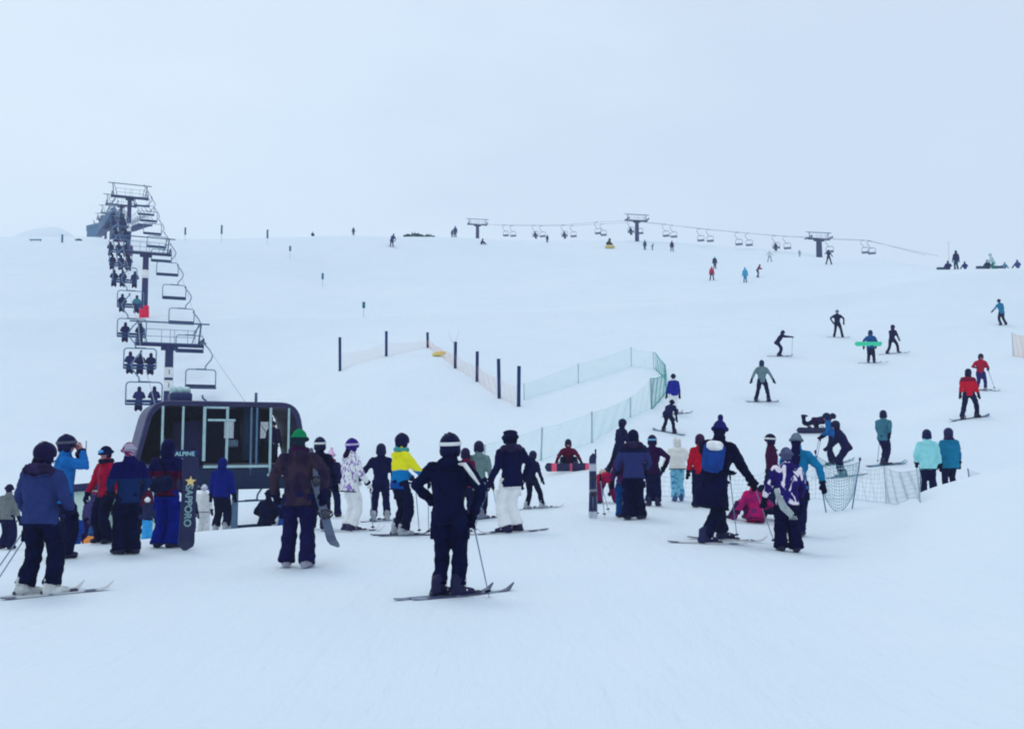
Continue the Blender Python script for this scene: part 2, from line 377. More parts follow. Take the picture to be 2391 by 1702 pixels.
def hand_mesh(mb, W, D, side, r=1.0, detail=True, curl=.9):
    # W wrist, D direction of the forearm; palm, four unequal bent fingers and a thumb off the side of the palm
    D = D.normalized(); up = Vector((0, 1, 0)) if abs(D.y) < .8 else Vector((0, 0, 1))
    P = (up - D*up.dot(D)).normalized(); S = D.cross(P)*side
    rot = Matrix((S, D, S.cross(D))).transposed()
    mb.ell(W + D*.05*r, (.042*r, .058*r, .026*r), 10, 7, rot)
    mb.tube([W - D*.06, W + D*.03*r], [.036*r, .038*r], 8)
    if not detail:
        mb.ell(W + D*.11*r, (.040*r, .05*r, .028*r), 8, 6, rot)
    else:
        for i, (o, L) in enumerate(((-.033, .066), (-.011, .078), (.011, .074), (.032, .058))):
            b0 = W + D*.085*r + S*o*r; k = S.cross(D)
            p1 = b0 + D*L*.5*r + k*(-.012*curl*r); p2 = p1 + D*L*.3*r + k*(-.03*curl*r); p3 = p2 + D*(L*.12*(1-curl))*r + k*(-.026*curl*r)
            mb.tube([b0, p1, p2, p3], [.0125*r, .012*r, .011*r, .0085*r], 7)
    k = S.cross(D)
    t0 = W + D*.03*r - S*.03*r; t1 = t0 - S*.026*r + D*.028*r - k*.012*r; t2 = t1 + D*.032*r - k*.018*r
    mb.tube([t0, t1, t2], [.015*r, .0135*r, .0105*r], 7)

def person(px, fy, hy, yaw, who, jk, tr, label=None, *, d=None, H=None, hat=('helmet', BLACK), gl=BLACK, boots=('ski', (60, 66, 96)),
           hip=(0, 0, .94), lean=3, side=0, twist=0, fl=(-.13, 0, .09), fr=(.13, 0, .09), toe=(8, -8),
           hl=(-.30, .08, .84), hr=(.30, .08, .84), el=None, er=None, kneeh=(0, 1, 0), hyaw=0, hpit=0, hem=.14, bulk=1.1, flare=1.0,
           hood=None, pack=None, hair=None, stripe=None, goggle=None, skis=None, poles=None, board=None, band=None, M=None, group=None,
           face=False, lod=None, topz=None, name='person', bag=None, pockets=False, follow=True, scarf=None):
    if hip[2] < .6 and hl == (-.30, .08, .84) and lean < 60: hl, hr = (-.30, .26, hip[2]+.16), (.30, .26, hip[2]+.16)
    bulk = 1 + (bulk-1)*.75; flare = 1 + (flare-1)*.7
    if M is None:
        P = spot_d(px, d) if d else (spot(px, fy) or crest(px, fy))
        dist = P.y
        cosl = math.cos(R(lean))
        top = topz or (hip[2] + (.53*cosl + .27*(.4+.6*cosl)))
        s = H/1.75 if H else ((fy-hy)*dist/FOCAL)/top
        M = Matrix.Translation(P) @ Matrix.Rotation(R(yaw), 4, 'Z') @ Matrix.Diagonal((s, s, s, 1))
        if follow:
            def fz(p):
                w = M @ Vector(p); return (ground(w.x, w.y) - P.z)/s
            fl = (fl[0], fl[1], fl[2] + fz((fl[0], fl[1], 0))); fr = (fr[0], fr[1], fr[2] + fz((fr[0], fr[1], 0)))
    else:
        P = M.translation; dist = P.y; s = M.to_scale()[0]
    if not (.6 < s < 1.12) and H is None: print('SCALE', who, round(s*1.75, 2), 'dist', round(dist, 1))
    near = dist < 20; mid = dist < 45
    vox = lod or max(.016, min(.05, dist*.00115)) / s
    ng = 14 if near else (10 if mid else 7)
    root = empty(name, M, label or who, 'person', group)
    X = Vector((1, 0, 0)); hip = Vector(hip)
    T = Vector((math.sin(R(side)), math.sin(R(lean))*math.cos(R(side)), math.cos(R(lean))*math.cos(R(side))))
    Rt = Vector((math.cos(R(twist)), math.sin(R(twist)), 0)); Rt = (Rt - T*Rt.dot(T)).normalized(); F = T.cross(Rt)
    neck = hip + T*.53; shc = hip + T*.462
    upb = (T*.62 + Vector((0, 0, .38))).normalized()
    Rm = Matrix.Rotation(R(twist+hyaw), 3, 'Z') @ Matrix.Rotation(R(-lean*.45 + hpit), 3, 'X') @ Matrix.Rotation(R(side*.5), 3, 'Y')
    HC = neck + upb*.165 + Rm @ Vector((0, .02, 0))
    SL, SR = shc - Rt*.185, shc + Rt*.185
    fl, fr, hl, hr = Vector(fl), Vector(fr), Vector(hl), Vector(hr)
    EL, hl = ik(SL, hl, .29, .27, el or (-.6, -.9, -.3)); ER, hr = ik(SR, hr, .29, .27, er or (.6, -.9, -.3))
    HL, HR = hip - Rt*.095 - T*.02, hip + Rt*.095 - T*.02
    kl = kneeh if not isinstance(kneeh[0], tuple) else kneeh[0]; kr = kneeh if not isinstance(kneeh[0], tuple) else kneeh[1]
    KL, fl = ik(HL, fl, .45, .43, kl); KR, fr = ik(HR, fr, .45, .43, kr)
    def ring(c, rx, ry, n=18):
        return [c + Rt*(rx*math.cos(2*math.pi*i/n)) + F*(ry*math.sin(2*math.pi*i/n)) for i in range(n)]
    # body: one continuous figure under the clothes
    mb = MB(); head_pts(mb, HC, Rm, ng)
    mb.tube([hip + T*.42, neck + T*.02, HC - Rm @ Vector((0, .0, .05))], [.075, .056, .056], 10)
    mb.rings([ring(hip - T*.06, .13, .10), ring(hip + T*.1, .125, .095), ring(hip + T*.32, .15, .10), ring(shc, .13, .08), ring(neck, .05, .05)])
    for S_, E_, W_ in ((SL, EL, hl), (SR, ER, hr)): mb.tube([S_, E_, W_], [.05, .042, .033], 8)
    for S_, E_, W_ in ((HL, KL, fl), (HR, KR, fr)): mb.tube([S_, E_, W_], [.065, .046, .036], 8)
    if gl is None:
        for W_, E_, sd in ((hl, EL, -1), (hr, ER, 1)): hand_mesh(mb, W_, W_-E_, sd, detail=False)
    skin = cloth('skin', SKIN, .08, .6, .25)
    body = mb.build('body', skin, root); fuse(body, min(vox, .014/s if face else vox), 1)
    if face and near:
        for sx in (-1, 1):
            eb = MB(); eb.ell(HC + Rm @ Vector((sx*.03, .083, .014)), (.012, .008, .008), 8, 6, Rm); eb.build('eye', cloth('eye_dark', (20, 20, 40)), body)
    # jacket
    b = bulk; mb = MB()
    hf_ = 1.22 if hem > .35 else 1
    mb.rings([ring(hip - T*hem, .174*b*hf_, .150*b*hf_), ring(hip - T*hem*.4, .174*b, .148*b), ring(hip + T*.12, .152*b, .126*b), ring(hip + T*.30, .185*b, .140*b),
              ring(hip + T*.42, .160*b, .122*b), ring(hip + T*.50, .110*b, .100*b), ring(neck + T*.05, .086, .088), ring(neck + T*.105, .080, .084)])
    for S_, E_, W_ in ((SL, EL, hl), (SR, ER, hr)):
        S0 = S_ + (shc-S_)*.35; m1 = (S_+E_)/2; m2 = (E_+W_)/2; kx = .5 + .5*b
        mb.ell(S_ - T*.012, .078*kx, 10, 7)
        mb.tube([S0, S_, m1, E_, m2, W_ - (W_-E_).normalized()*.01], [.085*kx, .082*kx, .074*kx, .066*kx, .060*kx, .050*kx], 12)
    if hood == 'down': mb.ell(neck - F*.085 - T*.02, (.13, .075, .085), 12, 8)
    jo = mb.build('jacket', jk, root); fuse(jo, vox, 2, .042 if mid else 0, .085)
    if dist < 26:
        dt = MB(); h0 = hip - T*hem                                     # hem band
        dt.rings([ring(h0 - T*.004, .179*b*hf_, .155*b*hf_), ring(h0 + T*.018, .179*b*hf_, .154*b*hf_)], cap=False)
        dt.build('hem_band', cloth('hem_dark', BLACK), jo)
        for S_, E_, W_ in ((SL, EL, hl), (SR, ER, hr)):
            v_ = (W_-E_).normalized(); cb_ = MB(); cb_.tube([W_ - v_*.045, W_ - v_*.03, W_ + v_*.005], [.056*(.5+.5*b), .060*(.5+.5*b), .057*(.5+.5*b)], 12); cb_.build('cuff', cloth('cuff_dark', (16, 20, 56)), jo)
        ym = MB(); ym.tube([SL - F*.05*b + T*.02, shc - Rt*.09 - F*.128*b, shc - F*.136*b - T*.03, shc + Rt*.09 - F*.128*b, SR - F*.05*b + T*.02], .009, 6); ym.build('yoke_seam', jk, jo)
        zp = MB(); zp.tube([hip - T*(hem-.02) + F*.155*b, hip + T*.12 + F*.132*b, hip + T*.34 + F*.138*b, neck + F*.10], .010, 6); zp.build('zip', cloth('zip_grey', (64, 70, 104)), jo)
        for sx in (-1, 1):
            fp = MB(); fp.box(hip - T*.015 + Rt*sx*.12*b + F*.135*b, (.05, .012, .02), Matrix((Rt, F, T)).transposed(), .005); fp.build('pocket_flap', jk, jo)
    if stripe:
        col, frm, to, rad = stripe
        sb = MB(); A0 = SR if frm == 'R' else SL; B0 = ER if frm == 'R' else EL; sgn = 1 if frm == 'R' else -1
        pts = [neck + Rt*sgn*.10*b - F*.085 - T*.02, A0 - F*.088 + Rt*sgn*.0 + T*.045, A0*.7+B0*.3 - F*.088 + Rt*sgn*.035, A0*.25+B0*.75 - F*.075 + Rt*sgn*.035]
        sb.tube(pts, [rad*.5, rad, rad*.9, rad*.4], 8); sb.build('sleeve_panel', cloth('panel%s' % (col,), col), jo)
    # trousers
    mb = MB(); f_ = flare
    mb.rings([ring(hip - T*.14, .145, .125), ring(hip - T*.04, .165, .14), ring(hip + T*.08, .15, .125)])
    for H_, K_, A_ in ((HL, KL, fl), (HR, KR, fr)):
        mb.ell(H_ - T*.03, .105, 10, 7)
        lo = A_ + (K_-A_).normalized()*(.03 if boots[0] == 'ski' else -.025)
        mb.tube([H_ + T*.02, H_*.65+K_*.35, H_*.2+K_*.8, K_*.8+A_*.2, K_*.35+A_*.65, lo], [.110, .108, .094*(.6+.4*f_), .088*(.5+.5*f_), .085*f_, .096*f_], 12)
    to_ = mb.build('trousers', tr, root); fuse(to_, vox, 2, .046 if mid else 0, .095)
    if near:
        for sx, H_, K_ in ((-1, HL, KL), (1, HR, KR)):
            q_ = H_*.45 + K_*.55; fp = MB(); fp.box(q_ + Rt*sx*.102*(.6+.4*f_) - F*.01, (.016, .06, .07), Matrix((Rt, F, T)).transposed(), .01); fp.build('cargo_pocket', tr, to_)
    # boots
    fcs = []
    for A_, K_, tdeg in ((fl, KL, toe[0]), (fr, KR, toe[1])):
        q = Matrix.Rotation(R(tdeg), 3, 'Z'); fwd = q @ Vector((0, 1, 0)); base = Vector((A_.x, A_.y, A_.z-.09)); fcs.append((base, tdeg))
        bm_ = MB(); kind_, bc = boots
        if kind_ == 'ski':
            bm_.tube([base + Vector((0, 0, .05)) - fwd*.10, base + Vector((0, 0, .06)) + fwd*.05, base + Vector((0, 0, .045)) + fwd*.17, base + Vector((0, 0, .04)) + fwd*.20], [.045, .058, .046, .036], 10, (1, 0, 0), .95)
            bm_.tube([base + Vector((0, 0, .04)) - fwd*.03, base + Vector((0, 0, .17)) - fwd*.02, A_ + (K_-A_)*.33], [.068, .074, .074], 10)
        else:
            bm_.tube([base + Vector((0, 0, .05)) - fwd*.10, base + Vector((0, 0, .06)) + fwd*.05, base + Vector((0, 0, .05)) + fwd*.16, base + Vector((0, 0, .045)) + fwd*.19], [.052, .064, .056, .042], 10, (1, 0, 0), .85)
            bm_.tube([base + Vector((0, 0, .04)) - fwd*.03, A_ + (K_-A_)*.40], [.072, .075], 10)
        bo = bm_.build('boot', hard('boot%s' % (bc,), bc, .5, .2, .35, scale=14), root); fuse(bo, max(.014, vox*.8), 1)
        if kind_ == 'ski' and dist < 25:
            for hz in (.075, .125, .175):
                bk = MB(); bk.box(base + Vector((0, 0, hz)) + fwd*(.085 if hz < .1 else .062), (.052, .008, .008), q.to_3x3()); bk.build('buckle', hard('buckle', (190, 205, 225), .35, .5), bo)
    # gloves
    if gl is not None:
        for W_, E_, sd in ((hl, EL, -1), (hr, ER, 1)):
            gb = MB(); hand_mesh(gb, W_, W_-E_, sd, 1.18, near)
            gb.tube([W_ - (W_-E_).normalized()*.06, W_ + (W_-E_).normalized()*.02], [.052, .046], 8)
            g_ = gb.build('glove', cloth('glove%s' % (gl,), gl), root)
            if near: fuse(g_, .010, 1)
    # head wear
    HT = lambda x, y, z: HC + Rm @ Vector((x, y, z))
    kind_, hc = hat[0], hat[1]; hm = hc if not isinstance(hc, tuple) else (hard('helmet%s' % (hc,), hc, .55, .09, .2) if kind_ == 'helmet' else cloth('hat%s' % (hc,), hc))
    hb = MB()
    def dome(rx, ry, rz, c, z0, n=20, m=9, th=.012):
        rr = []
        for k in range(m+1):
            t_ = z0 + (math.pi/2-.06 - z0)*k/m; q = math.cos(t_)
            rr.append([HT(c[0]+rx*q*math.cos(2*math.pi*i/n), c[1]+ry*q*math.sin(2*math.pi*i/n), c[2]+rz*math.sin(t_)) for i in range(n)])
        return rr
    if kind_ == 'helmet':
        hb.rings(dome(.116, .140, .132, (0, -.012, .035), -.42))
        for sx in (-1, 1): hb.ell(HT(sx*.094, -.01, -.035), (.028, .06, .07), 10, 8, Rm)
        hb.ell(HT(0, -.088, -.045), (.085, .045, .065), 10, 8, Rm)
        ho = hb.build('helmet', hm, root); 
        if near: fuse(ho, .013, 1)
        if near:
            for sx in (-.045, 0, .045):
                vb = MB(); vb.box(HT(sx, -.03, .168 - abs(sx)*.35), (.008, .035, .004), Rm); vb.build('vent', cloth('vent_dark', (8, 10, 30)), ho)
        if band or goggle:
            gc = band or (70, 80, 110); tb = MB()
            rr = [[HT(.122*k_*math.cos(a), -.012 + .147*k_*math.sin(a), .045 + dz + .012*math.sin(a)) for a in [2*math.pi*i/28 for i in range(28)]] for dz, k_ in ((-.02, .985), (-.018, 1.01), (.018, 1.0), (.02, .97))]
            tb.rings(rr, cap=False)
            go = tb.build('goggle_strap', cloth('strap%s' % (gc,), gc), root)
            lb = MB(); lb.ell(HT(0, .095, .012), (.078, .034, .036), 14, 9, Rm); lb.build('goggle_lens', hard('lens', (30, 36, 70), .1, .5), go)
    elif kind_ in ('beanie', 'pom', 'fur'):
        w = 1.16 if kind_ == 'fur' else 1.08
        hb.ell(HT(0, -.035, -.02), (.088, .082, .085), 12, 8, Rm)
        hb.rings(dome(.092*w, .112*w, .125, (0, -.012, .03), -.1))
        hb.tube([HT(.098*w*math.cos(a), -.012 + .117*w*math.sin(a), .022 + .02*math.sin(-a)) for a in [2*math.pi*i/20 for i in range(21)]], .024 if kind_ != 'fur' else .04, 8)
        if kind_ == 'fur':
            hb.ell(HT(0, -.02, .10), (.13, .15, .055), 14, 8, Rm)
            for sx in (-1, 1): hb.ell(HT(sx*.1, -.01, -.03), (.03, .06, .07), 10, 8, Rm)
        if kind_ == 'pom': hb.ell(HT(.01, -.02, .185), (.042, .042, .055), 12, 8)
        ho = hb.build('hat', hm, root); fuse(ho, max(.012, vox*.7), 1, .008, .03)
        if band:
            tb = MB(); tb.tube([HT(.1*math.cos(a), -.008 + .122*math.sin(a), .03) for a in [2*math.pi*i/24 for i in range(25)]], .02, 8)
            tb.build('goggle_strap', cloth('strap%s' % (band,), band), root)
        if goggle:
            lb = MB(); lb.ell(HT(0, .098, .045), (.076, .034, .036), 14, 9, Rm); lb.build('goggle_lens', hard('lens%s' % (goggle,), goggle, .15, .5), root)
    elif kind_ == 'hood':
        hb.rings(dome(.116, .135, .145, (0, -.02, .01), -.75))
        hb.ell(HT(0, -.075, -.075), (.115, .085, .09), 12, 8, Rm); hb.ell(HT(0, -.03, -.13), (.12, .11, .06), 12, 8, Rm)
        ho = hb.build('hood', hm, root); fuse(ho, vox, 2, .012, .07)
    if hair:
        rb = MB(); rb.ell(HT(0, -.05, -.01), (.092, .085, .10), 12, 8, Rm)
        L_ = hair[1]
        rb.tube([HT(0, -.085, .0), HT(0, -.10, -.08), neck - F*.125 - T*(L_*.5), neck - F*.15 - T*L_], [.06, .075, .085, .04], 10, tuple(Rt), .6)
        fuse(rb.build('hair', cloth('hair%s' % (hair[0],), hair[0], .4), root), max(.014, vox*.8), 1, .012, .03)
    if scarf:
        sb = MB(); c0 = neck + T*.035
        sb.tube([c0 + Rt*(.098*math.cos(a)) + F*(.105*math.sin(a)) + T*.012*math.sin(3*a) for a in [2*math.pi*i/20 for i in range(21)]], .042, 10)
        fuse(sb.build('scarf', cloth('scarf%s' % (scarf,), scarf), root), max(.014, vox*.8), 1, .01, .06)
    if hood == 'fur':
        fb = MB(); c0 = neck - F*.07 - T*.02
        fb.tube([c0 + Rt*(.16*math.cos(a)) - F*(.06*math.sin(a)) + T*(.05*math.sin(a)) for a in [2*math.pi*i/20 for i in range(21)]], .05, 9)
        fb.ell(c0 - F*.02, (.13, .09, .08), 12, 8)
        fuse(fb.build('fur_hood', cloth('fur_dark', (36, 34, 72), .5), root), max(.014, vox*.8), 1, .03, .03)
    if pack:
        pcol = pack[0]; pb = MB(); c0 = hip + T*.27 - F*.215*(.5+.5*b)
        rot = Matrix((Rt, F, T)).transposed()
        pb.box(c0, (.15, .085, .22), rot, .06); pb.box(c0 - F*.095 - T*.07, (.11, .035, .11), rot, .03)
        po = pb.build('backpack', pcol if not isinstance(pcol, tuple) else cloth('pack%s' % (pcol,), pcol), root); fuse(po, max(.014, vox*.8), 2, .02, .1)
        if len(pack) > 1:
            qb = MB(); qb.box(c0 - F*.06 + T*.15 + Rt*.01, (.115, .06, .075), rot, .04); fuse(qb.build('top_pocket', cloth('pk%s' % (pack[1],), pack[1]), po), max(.014, vox*.8), 1)
        for sx in (-1, 1):
            st = MB(); st.tube([c0 + Rt*sx*.1 + T*.2, neck + Rt*sx*.12*b - T*.01, shc + Rt*sx*.11*b + F*.145*b - T*.1, hip + Rt*sx*.13*b + F*.12*b + T*.12], .018, 6); st.build('strap', cloth('strap_dark', (10, 14, 40)), po)
    if bag:
        gb = MB(); c0 = hip + T*.10 - F*.20*b + Rt*.02; rot = Matrix((Rt, F, T)).transposed() @ Matrix.Rotation(R(-14), 3, 'Y')
        gb.box(c0, (.20, .075, .12), rot, .06); go = gb.build('shoulder_bag', cloth('bag%s' % (bag,), bag), root); fuse(go, max(.014, vox*.8), 2, .02, .1)
        sb = MB(); sb.tube([c0 + Rt*.17, shc - Rt*.05 - F*.17*b, neck - Rt*.13*b - T*.02 + F*.02], .02, 6); sb.build('strap', cloth('strap_dark', (10, 14, 40)), go)
    info = dict(M=M, s=s, hl=hl, hr=hr, EL=EL, ER=ER, feet=fcs, root=root, dist=dist, who=who, hip=hip)
    if skis: put_skis(info, skis)
    if poles:
        for k, (hand, tip) in enumerate(poles): put_pole(info, hand, tip)
    if board: put_board(info, board)
    return info

# ------------------------------------------------------------------ skis, poles, snowboards: carried or stood on, things of their own
def plank(L, w0, w1, th, tip, tail, n=18):     # a cambered plank along +y, tip curved up at +y
    mb = MB(); rr = []
    for k in range(n+1):
        t_ = -1 + 2*k/n; y = t_*L/2; w = w0 + (w1-w0)*abs(t_)**2.2
        e0 = max(0, (abs(t_)-.86)/.14); w *= math.sqrt(max(.02, 1-e0*e0*.96)) if (t_ > 0 or tail > 0) else (1-.25*e0)
        up = (tip if t_ > 0 else tail)*max(0, (abs(t_)-.80)/.20)**1.7
        rr.append([Vector((-w/2, y, up)), Vector((w/2, y, up)), Vector((w/2*.94, y, up+th)), Vector((-w/2*.94, y, up+th))])
    mb.rings(rr); return mb
def ski_obj(col, tipcol, label, group, M, L=1.62, bind=True):
    mb = plank(L, .078, .108, .016, .09, .012); o = mb.build('ski', banded_y(col, tipcol, L), None, False)
    o.matrix_world = M; tag(o, label, 'ski', group)
    if bind:
        bb = MB(); bb.box((0, .17, .030), (.036, .045, .018), None, .01); bb.build('toe_piece', hard('binding', (40, 46, 70)), o)
        bb = MB(); bb.box((0, -.15, .034), (.034, .05, .022), None, .01); bb.build('heel_piece', hard('binding', (40, 46, 70)), o)
    return o
def banded_y(a, b_, L):
    key = 'ski%s%s%.1f' % (a, b_, L)
    if key in _mats: return _mats[key]
    m, t, b = base_mat(key, .35, .35)
    tcn, n = objnoise(t, 9, 2); sp = t.nodes.new('ShaderNodeSeparateXYZ'); t.links.new(tcn.outputs['Object'], sp.inputs[0])
    w = t.nodes.new('ShaderNodeMath'); w.operation = 'MULTIPLY_ADD'; w.inputs[1].default_value = 1/L; w.inputs[2].default_value = .5
    t.links.new(sp.outputs[1], w.inputs[0])
    r = ramp(t, w.outputs[0], [(0, seen(*b_)), (.12, seen(*b_)), (.14, seen(*a)), (.4, seen(*a)), (.42, seen(*b_)), (.47, seen(*a)), (.72, seen(*a)), (.74, seen(*b_)), (.82, seen(*b_)), (.85, seen(*a)), (1, seen(*a))])
    t.links.new(r.outputs[0], b.inputs['Base Color']); _mats[key] = m; return m
def on_snow(p, yawdeg, lift=.0):
    n = ground_n(p.x, p.y); f = Vector((-math.sin(R(yawdeg)), math.cos(R(yawdeg)), 0)); f = (f - n*f.dot(n)).normalized(); x = f.cross(n)
    m = Matrix((x, f, n)).transposed().to_4x4(); m.translation = Vector((p.x, p.y, ground(p.x, p.y) + .004 + lift)); return m
def put_skis(inf, sk):
    col, tcol, off, cname = sk[:4]; L = sk[4] if len(sk) > 4 else 1.62
    yaw = math.degrees(inf['M'].to_euler().z)
    for k, (base, td) in enumerate(inf['feet']):
        w = inf['M'] @ base; sd = ('left', 'right')[k]
        Mx = on_snow(w, yaw + td + off, .004*k)
        Mx = Mx @ Matrix.Translation((0, .08, 0)) @ Matrix.Scale(min(1, inf['s']*1.03), 4)
        ski_obj(col, tcol, '%s ski under the %s foot of %s' % (cname, sd, inf['who']), 'skis worn by %s' % inf['who'], Mx, L, inf['dist'] < 45)
def put_pole(inf, hand, tip, col=(84, 110, 150), cname='grey'):
    sd = {'l': 'left', 'r': 'right'}[hand[0]]; M = inf['M']
    W = inf['h'+hand[0]]; E = inf['E'+hand[0].upper()]; top = M @ (W + (W-E).normalized()*.085)
    if len(hand) > 1 and hand[1] == '2': top = top + Vector((.05, .03, 0))
    q = M @ Vector((tip[0], tip[1], 0)); z = ground(q.x, q.y) + (tip[2] if len(tip) > 2 else 0)*inf['s']
    pole_obj(top, Vector((q.x, q.y, z)), inf['dist'], '%s ski pole in the %s hand of %s' % (cname, sd, inf['who']), 'poles held by %s' % inf['who'], col)
def pole_obj(top, tip, dist, label, group, col=(84, 110, 150)):
    ax = (tip-top); L = ax.length; ax.normalize(); u = ax.orthogonal().normalized(); w = ax.cross(u)
    Mx = Matrix((u, w, -ax)).transposed().to_4x4(); Mx.translation = tip
    r = .009 if dist < 25 else .012
    mb = MB(); mb.tube([(0, 0, 0), (0, 0, .06), (0, 0, L)], [.003, r*.8, r], 8)
    o = mb.build('ski_pole', hard('pole%s' % (col,), col, .35, .4), None); o.matrix_world = Mx; tag(o, label, 'ski pole', group)
    gb = MB(); gb.tube([(0, 0, L-.12), (0, 0, L-.02), (0, 0, L+.03)], [.016, .018, .020], 8); gb.build('grip', cloth('grip_dark', (14, 18, 46)), o)
    bb = MB(); bb.tube([(0, 0, .06), (0, 0, .075), (0, 0, .09)], [.02, .045, .02], 12); bb.build('basket', cloth('grip_dark', (14, 18, 46)), o)
    return o
def board_mat(key, base, tipc=None):
    return banded_y(base, tipc or base, 1.5)
def board_obj(Mx, col, label, group=None, L=1.5, tipc=None, bind=True):
    mb = plank(L, .25, .29, .014, .075, .075, 26); o = mb.build('snowboard', board_mat('b', col, tipc), None, False); o.matrix_world = Mx
    tag(o, label, 'snowboard', group)
    if bind:
        for sy in (-1, 1):
            bb = MB(); y = sy*.25
            bb.box((0, y, .024), (.12, .055, .010), None, .006); bb.tube([(-.10, y-.06, .03), (-.135, y-.05, .12), (-.14, y, .2), (-.135, y+.05, .12), (-.10, y+.06, .03)], .016, 6)
            bb.tube([(.05, y-.055, .03), (.05, y-.03, .10), (.05, y+.03, .10), (.05, y+.055, .03)], .014, 6)
            bb.build('binding', hard('binding', (40, 46, 70)), o)
    return o
def put_board(inf, bd):
    col, cname = bd[:2]; tipc = bd[2] if len(bd) > 2 else None
    (b0, _), (b1, _) = inf['feet']; w0, w1 = inf['M'] @ b0, inf['M'] @ b1; c = (w0+w1)/2
    v = w1-w0; yaw = math.degrees(math.atan2(-v.x, v.y))
    board_obj(on_snow(c, yaw, .0) @ Matrix.Scale(min(1, inf['s']), 4), col, '%s snowboard strapped under %s' % (cname, inf['who']), None, 1.5, tipc, inf['dist'] < 45)

# ------------------------------------------------------------------ who stands where
J = cloth
blk = J('cloth_black', BLACK, .35); nvy = J('cloth_navy', (16, 25, 70), .35)
dnv = J('cloth_dark_navy', (15, 22, 66), .35)
SB = ('snow', (22, 26, 58)); KB = ('ski', (120, 136, 160)); DB = ('ski', (26, 30, 66))
GSK = ((120, 140, 168), (40, 48, 84), 0, 'grey')
def sk(off=0, L=1.62, c=(120, 140, 168), t=(40, 48, 84), n='grey'): return (c, t, off, n, L)

# --- front row
person(1047, 1393, 1030, -8, 'black-suited skier in the foreground centre', blk, J('trousers_black', (11, 19, 53), .3),
       'skier in all black with one white shoulder stripe, hand on hip, foreground centre',
       fl=(-.105, .0, .09), fr=(.105, .02, .09), toe=(-46, -50), hl=(-.20, .12, 1.02), hr=(.27, .10, .92), el=(-1, -.1, .0), er=(1, -.2, .1),
       hat=('helmet', (14, 20, 56)), band=(176, 204, 232), boots=('ski', (18, 22, 60)), bulk=1.16, flare=.95, hem=.08, hood='down', hyaw=-12,
       stripe=((214, 228, 246), 'R', 0, .026), gl=BLACK, skis=((52, 64, 100), (96, 116, 150), -2, 'dark', 1.34), poles=(('r', (.46, -.02)), ('l', (-.14, .30))))
person(86, 1390, 1050, -8, 'skier in slate jacket at the left edge', J('cloth_slate', (34, 50, 108), .16), blk,
       'skier in slate blue jacket and dark helmet standing with back turned at far left',
       fl=(-.17, 0, .09), fr=(.17, .02, .09), toe=(-36, -44), hl=(-.30, .22, .92), hr=(.26, .22, 1.0), el=(-.9, -.7, 0), bulk=1.36, flare=1.28, hem=.12,
       hat=('helmet', (18, 18, 54)), hair=((22, 18, 48), .10), hood='fur', boots=('ski', (150, 168, 186)), hyaw=-25,
       skis=((150, 168, 190), (70, 82, 116), -4, 'pale', 1.25), poles=(('l', (-.52, -.34)), ('l2', (-.40, -.36))))
P3 = person(138, 1303, 1028, -62, 'snowboarder in bright blue jacket raising a phone', J('cloth_bright_blue', (22, 92, 176), .2), blk,
       'person in bright blue jacket and goggles holding a phone up to the face', fl=(-.12, -.03, .09), fr=(.12, .05, .09),
       hl=(-.08, .22, 1.52), hr=(.10, .24, 1.56), el=(-.5, 1, -.6), er=(.4, 1, -.5), hat=('helmet', (18, 22, 60)), goggle=(40, 44, 80), gl=None, boots=SB, flare=1.5, bulk=1.15, hem=.16, face=True)
person(245, 1268, 1050, 148, 'person in red jacket beside the beanie wearer', J('cloth_red', (128, 18, 58), .25), blk,
       'person in red jacket with blue goggles pushed up on a black beanie, facing us', fl=(-.13, 0, .09), fr=(.13, 0, .09), hr=(.38, .14, .88), hl=(-.28, .14, .9),
       hat=('beanie', (16, 24, 66)), goggle=(30, 120, 200), scarf=(20, 26, 60), boots=SB, flare=1.25, face=True, bulk=1.1, hem=.10)
person(296, 1294, 1043, 42, 'dark-clad person in red and grey beanie', banded('jacket_teal_navy', [(0, (16, 36, 82)), (1.22, (14, 18, 74))]), blk,
       'person in dark teal and navy jacket with red and grey beanie seen from behind', fl=(-.10, .05, .09), fr=(.10, -.02, .09), toe=(18, 22),
       hat=('beanie', pattern('knit_red_grey', (100, 30, 78), (120, 128, 164), 9, .5)), hood='down', boots=SB, flare=1.35, bulk=1.1, hl=(-.22, .20, 1.0), hr=(.24, .16, .95))
person(384, 1279, 1035, -4, 'person in dark red jacket with bag', banded('jacket_darkred', [(0, (62, 14, 52)), (.98, (56, 14, 56)), (1.27, (16, 20, 70))]), J('cloth_royal', (4, 28, 128), .2),
       'person in dark red jacket and royal blue trousers with a dark shoulder bag', fl=(-.12, 0, .09), fr=(.12, 0, .09), toe=(10, -55),
       hat=('hood', (16, 20, 66)), bag=(18, 28, 66), boots=SB, flare=1.4, bulk=1.12, hl=(-.28, .16, .96), hr=(.26, .14, .96), hem=.10)
P10 = person(692, 1326, 1015, 2, 'snowboarder in brown jacket', pattern('jacket_brown', (33, 30, 56), (42, 38, 57), 4.5, .52, (1, 1, .6), (26, 23, 53)), J('cloth_indigo', (20, 23, 70), .25),
       'snowboarder in brown jacket and green cap walking away with a board under the arm', fl=(-.15, .10, .09), fr=(.14, -.06, .09), toe=(16, -14), pack=None,
       hat=('beanie', banded('hat_green', [(0, (22, 40, 60)), (1.69, (10, 104, 76))], 2, .01)), hood='down', scarf=(40, 18, 62), boots=('snow', (112, 122, 152)), flare=1.25, bulk=1.08, hem=.16, hl=(-.30, .10, .92), hr=(.34, -.02, .98), er=(.9, -.9, 0))
